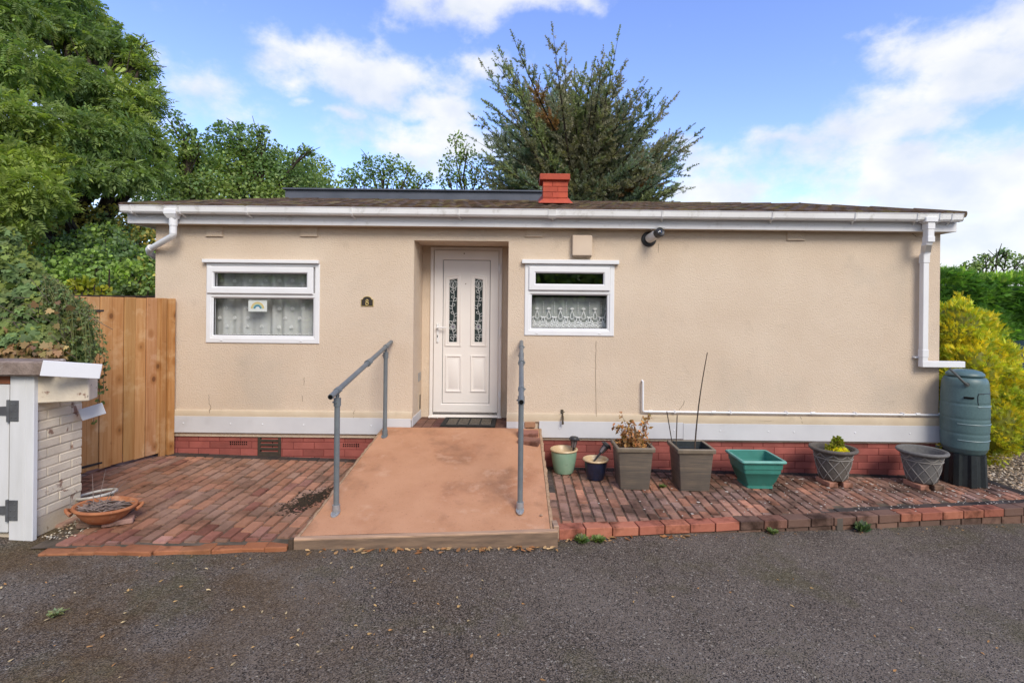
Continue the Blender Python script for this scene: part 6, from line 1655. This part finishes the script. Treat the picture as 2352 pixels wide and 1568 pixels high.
q, v = ellip(240, (lc1[0] - .03, lc1[1] - .05, pz - .015), (.16, .13, .02), .2); leaves('dead_leaves', LEAF, LEAF_F, q, rng.normal(0, 1, (240, 3)), np.array([[0, 0, 1.]] * 240) + rng.normal(0, .5, (240, 3)), .03 * (.6 + .8 * rng.random(240)), tintvar(240, (.9, .85, .85), .3), lf_dry, yp)

# ---- weeds and litter
def weed(label, x, y, z, r, n, h, col=(1, 1, 1), size=.05, grass=False):
    w = thing('weed', label, 'weed', (x, y, z), None)
    a = rng.random(n) * 2 * pi; rr = r * rng.random(n) ** .7
    p = np.stack([x + rr * np.cos(a) * .35, y + rr * np.sin(a) * .25, z + rng.random(n) * h * .3], 1)
    d = np.stack([np.cos(a) * rng.uniform(.3, 1, n), np.sin(a) * .6 - .2, rng.uniform(.3, 1.3, n) * h / r], 1)
    leaves('leaves', LEAF, LEAF_F, p, d, rng.normal(0, .3, (n, 3)) + np.array((0, -.3, 1)), size * (.6 + .7 * rng.random(n)), tintvar(n, col, .25), lf_weed, w)
    b = MB()
    for k in range(6): b.tube([(x, y, z), (x + rnd.gauss(0, r * .3), y + rnd.gauss(0, r * .2), z + h * .7)], .0018, 4)
    b.build('stems', leaf_mat('weed_stem', (.12, .16, .04), .1), w)
weed('bushy green weed at the foot of the kerb below the lattice pot', 3.12, -1.33, zroad(3.1), .11, 150, .12, (.75, .85, .95), .055)
weed('small green tuft at the foot of the kerb near the ramp', .52, -1.79, zroad(.5), .09, 110, .05, (1, 1.05, .8), .045)
weed('green tuft beside the first one, nearer the road kerb middle', .66, -1.77, zroad(.7), .08, 110, .05, (1.1, 1.15, .8), .045)
weed('tiny weed in the kerb joint below the teal trough', 2.24, -1.47, zroad(2.2), .06, 60, .05, (1, .95, .9), .04)
weed('tiny green weed growing between the paving bricks by the square planters', 1.50, -.62, zr(1.5, -.62), .05, 50, .035, (1, 1, .8), .035)
weed('pale green moss clump lying loose on the left of the road', P(143, 1357, 3.0).x, -3.04, zroad(-2.7) + .005, .06, 160, .02, (1.5, 1.25, 1.5), .026)

def litter(name, label, pts, cat='leaf litter', m=m_litter, pal=((.42, .24, .10), (.34, .17, .07), (.50, .33, .16), (.30, .13, .05))):
    b = MB()
    for x, y, z, s in pts:
        a = rnd.random() * 6; c = rnd.choice(pal); k_ = rnd.uniform(.7, 1.2); lift = rnd.uniform(.15, .5) * s; w = rnd.uniform(.25, .5) * s
        q = lambda u, v, h: (x + u * cos(a) - v * sin(a), y + u * sin(a) + v * cos(a), z + h)
        b.add([q(-s, 0, lift * rnd.random()), q(-.3*s, w, lift), q(.5*s, .8*w, .3*lift), q(s, 0, lift * rnd.random()), q(.4*s, -w*.7, lift * .8), q(-.5*s, -.8*w, .2*lift), q(0, 0, .002)], [(0, 6, 1), (1, 6, 2), (2, 6, 3), (3, 6, 4), (4, 6, 5), (5, 6, 0)], tuple(v * k_ for v in c))
    o = b.build(name, m, smooth=False); tag(o, label, cat, kind='stuff'); return o
pts = []
for k in range(120):
    x = rnd.uniform(-1.6, .3) if rnd.random() < .8 else rnd.uniform(.3, 1.6)
    if rnd.random() < .4: x = rnd.choice((-.55, -.25, .1, -.9, .75, 1.35)) + rnd.gauss(0, .07)
    y0_ = (f0.y + (f1.y - f0.y) * (x - f0.x) / (f1.x - f0.x)) - .012 if x < .31 else ykerb(x) - .02
    pts.append((x, y0_ - abs(rnd.gauss(0, .03)), zroad(x) + .006, rnd.uniform(.012, .038)))
for k in range(45): x = rnd.uniform(1.2, 4.9); pts.append((x, ykerb(x) - .02 - abs(rnd.gauss(0, .08)), zroad(x) + .006, rnd.uniform(.006, .018)))
litter('leaf_litter', 'dry brown leaf litter gathered along the ramp beam and kerb', pts)
pts = [(rnd.uniform(-3.4, -.2) if rnd.random() < .8 else rnd.uniform(-1, 3), rnd.uniform(-4.3, -2.25), 0, rnd.uniform(.006, .019)) for k in range(270)]
pts = [(x, y, zroad(x) + .007, s) for x, y, z, s in pts]
litter('scattered_leaves', 'small yellow-brown leaves scattered over the left of the road', pts, pal=((.52, .33, .13), (.42, .22, .08), (.55, .42, .22)))
pts = []
for k in range(150):
    x = -3.55 + abs(rnd.gauss(0, .12)); y = rnd.uniform(-2.22, -1.75); pts.append((x, y, max(zl(x, y), zroad(x)) + .006, rnd.uniform(.005, .018)))
litter('paint_flakes', 'pale flakes and grit fallen at the foot of the painted wall', pts, 'debris', pal=((.58, .5, .36), (.45, .36, .24), (.6, .56, .46), (.3, .2, .12)))
pts = []
for k in range(110): x = rnd.uniform(-3.6, -1.7); y = rnd.uniform(-2.1, -.2); pts.append((x, y, zl(x, y) + .004, rnd.uniform(.003, .009)))
litter('paving_crumbs', 'tiny crumbs and bits scattered over the left brick paving', pts, 'debris', pal=((.5, .4, .28), (.12, .08, .05), (.06, .04, .03)))
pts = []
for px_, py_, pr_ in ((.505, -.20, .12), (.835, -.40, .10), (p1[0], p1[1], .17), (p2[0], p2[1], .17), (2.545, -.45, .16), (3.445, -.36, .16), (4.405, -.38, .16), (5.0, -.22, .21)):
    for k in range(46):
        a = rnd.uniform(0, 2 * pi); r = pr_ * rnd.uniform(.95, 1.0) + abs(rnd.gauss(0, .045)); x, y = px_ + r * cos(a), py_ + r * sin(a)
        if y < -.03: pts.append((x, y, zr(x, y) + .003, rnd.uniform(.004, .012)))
litter('contact_shade_soil', 'dark soil crumbs on the bricks around the pots, standing in for contact shade', pts, 'soil', pal=((.05, .035, .025), (.08, .055, .04), (.035, .027, .02)))  # dark soil-coloured crumbs ring each pot base to paint in its contact shade
# black dirt patch by the ramp
b = MB()
for k in range(900):
    t = rnd.random(); cx_ = -1.84 - .16 * t + rnd.gauss(0, .055) ; cy_2 = -1.30 - .16 * t + rnd.gauss(0, .11) + .18 * (1 - t)
    if cx_ > -1.66: continue
    r = rnd.uniform(.004, .014); z = zl(cx_, cy_2) + .0015
    b.add([(cx_ + r, cy_2, z), (cx_ + .2*r, cy_2 + r, z), (cx_ - r, cy_2 + .3*r, z), (cx_ - .3*r, cy_2 - r, z), (cx_, cy_2, z + r * .5)], [(0, 1, 4), (1, 2, 4), (2, 3, 4), (3, 0, 4)])
o = b.build('dirt_patch', mat('black_dirt', (.028, .022, .018), (.05, .036, .022), nscale=60, rough=.95, spec=.1), smooth=False); tag(o, 'patch of black dirt on the brick paving beside the left ramp edge', 'dirt', kind='stuff')

# ---- parked car behind the golden conifer
car = thing('parked_car', 'dark blue car parked at the right edge beyond the golden shrub', 'car', (9.2, 2.4, -.37))
def cz(x): return -.37
side = [(7.12, .28), (7.10, .55), (7.16, .78), (7.4, 1.0), (8.15, 1.13), (8.85, 1.62), (9.6, 1.72), (10.6, 1.66), (11.2, 1.2), (11.35, 1.1), (11.4, .5), (11.35, .25)]
b = MB(); ls = []
for yy, k in ((1.62, .93), (1.56, 1.0), (1.70, 1.0)): pass
def sect(y, inz, inx): 
    return [(9.25 + (x - 9.25) * inx, y, -.37 + (h if h < 1.12 else 1.12 + (h - 1.12) * inz)) for x, h in side]
b.loops([sect(1.60, .80, .985), sect(1.56, .9, 1), sect(1.62, .97, 1), sect(1.78, 1, 1), sect(3.1, 1, 1), sect(3.26, .97, 1), sect(3.32, .9, 1), sect(3.28, .8, .985)], cap0=True, cap1=True)
b.build('body', m_carpaint, car, ang=30)
for xx in (7.92, 10.55):
    for yy in (1.55, 3.33):
        b = MB(); M4 = Matrix.Translation((xx, yy, -.37 + .33)) @ Matrix.Rotation(radians(90), 4, 'X')
        b.lathe([(.20, -.10), (.31, -.10), (.33, -.08), (.33, .08), (.31, .10), (.20, .10)], 32, mat=M4); w = b.build('wheel', m_tyre, car)
        b = MB(); b.lathe([(0, -.09), (.20, -.085), (.20, .085), (.12, .10), (0, .09)], 20, mat=M4)
        for k in range(5): a = 2*pi*k/5; b.tube([M4 @ Vector((.04 * cos(a), .04 * sin(a), .1)), M4 @ Vector((.19 * cos(a), .19 * sin(a), .09))], .02, 6)
        b.build('wheel_rim', m_rim, w)
for yy in (1.552, 3.328):
    b = MB(); b.add([(8.30, yy, .78), (9.0, yy + (.03 if yy < 2 else -.03), 1.15), (10.5, yy + (.03 if yy < 2 else -.03), 1.17), (11.0, yy, .80)], [(0, 1, 2, 3)]); b.build('side_window', m_carglass, car, smooth=False)
b = MB(); b.add([(8.19, 1.72, .80), (8.80, 1.80, 1.21), (8.80, 3.08, 1.21), (8.19, 3.16, .80)], [(0, 1, 2, 3)]); b.build('windscreen', m_carglass, car, smooth=False)
for yy in (1.72, 3.0): b = MB(); b.bx(7.085, 7.2, yy, yy + .2, .25, .38, .03); b.build('headlight', m_rim, car)
b = MB(); b.bx(7.07, 7.2, 2.1, 2.8, -.1, .15, .02); b.build('grille', m_black, car)
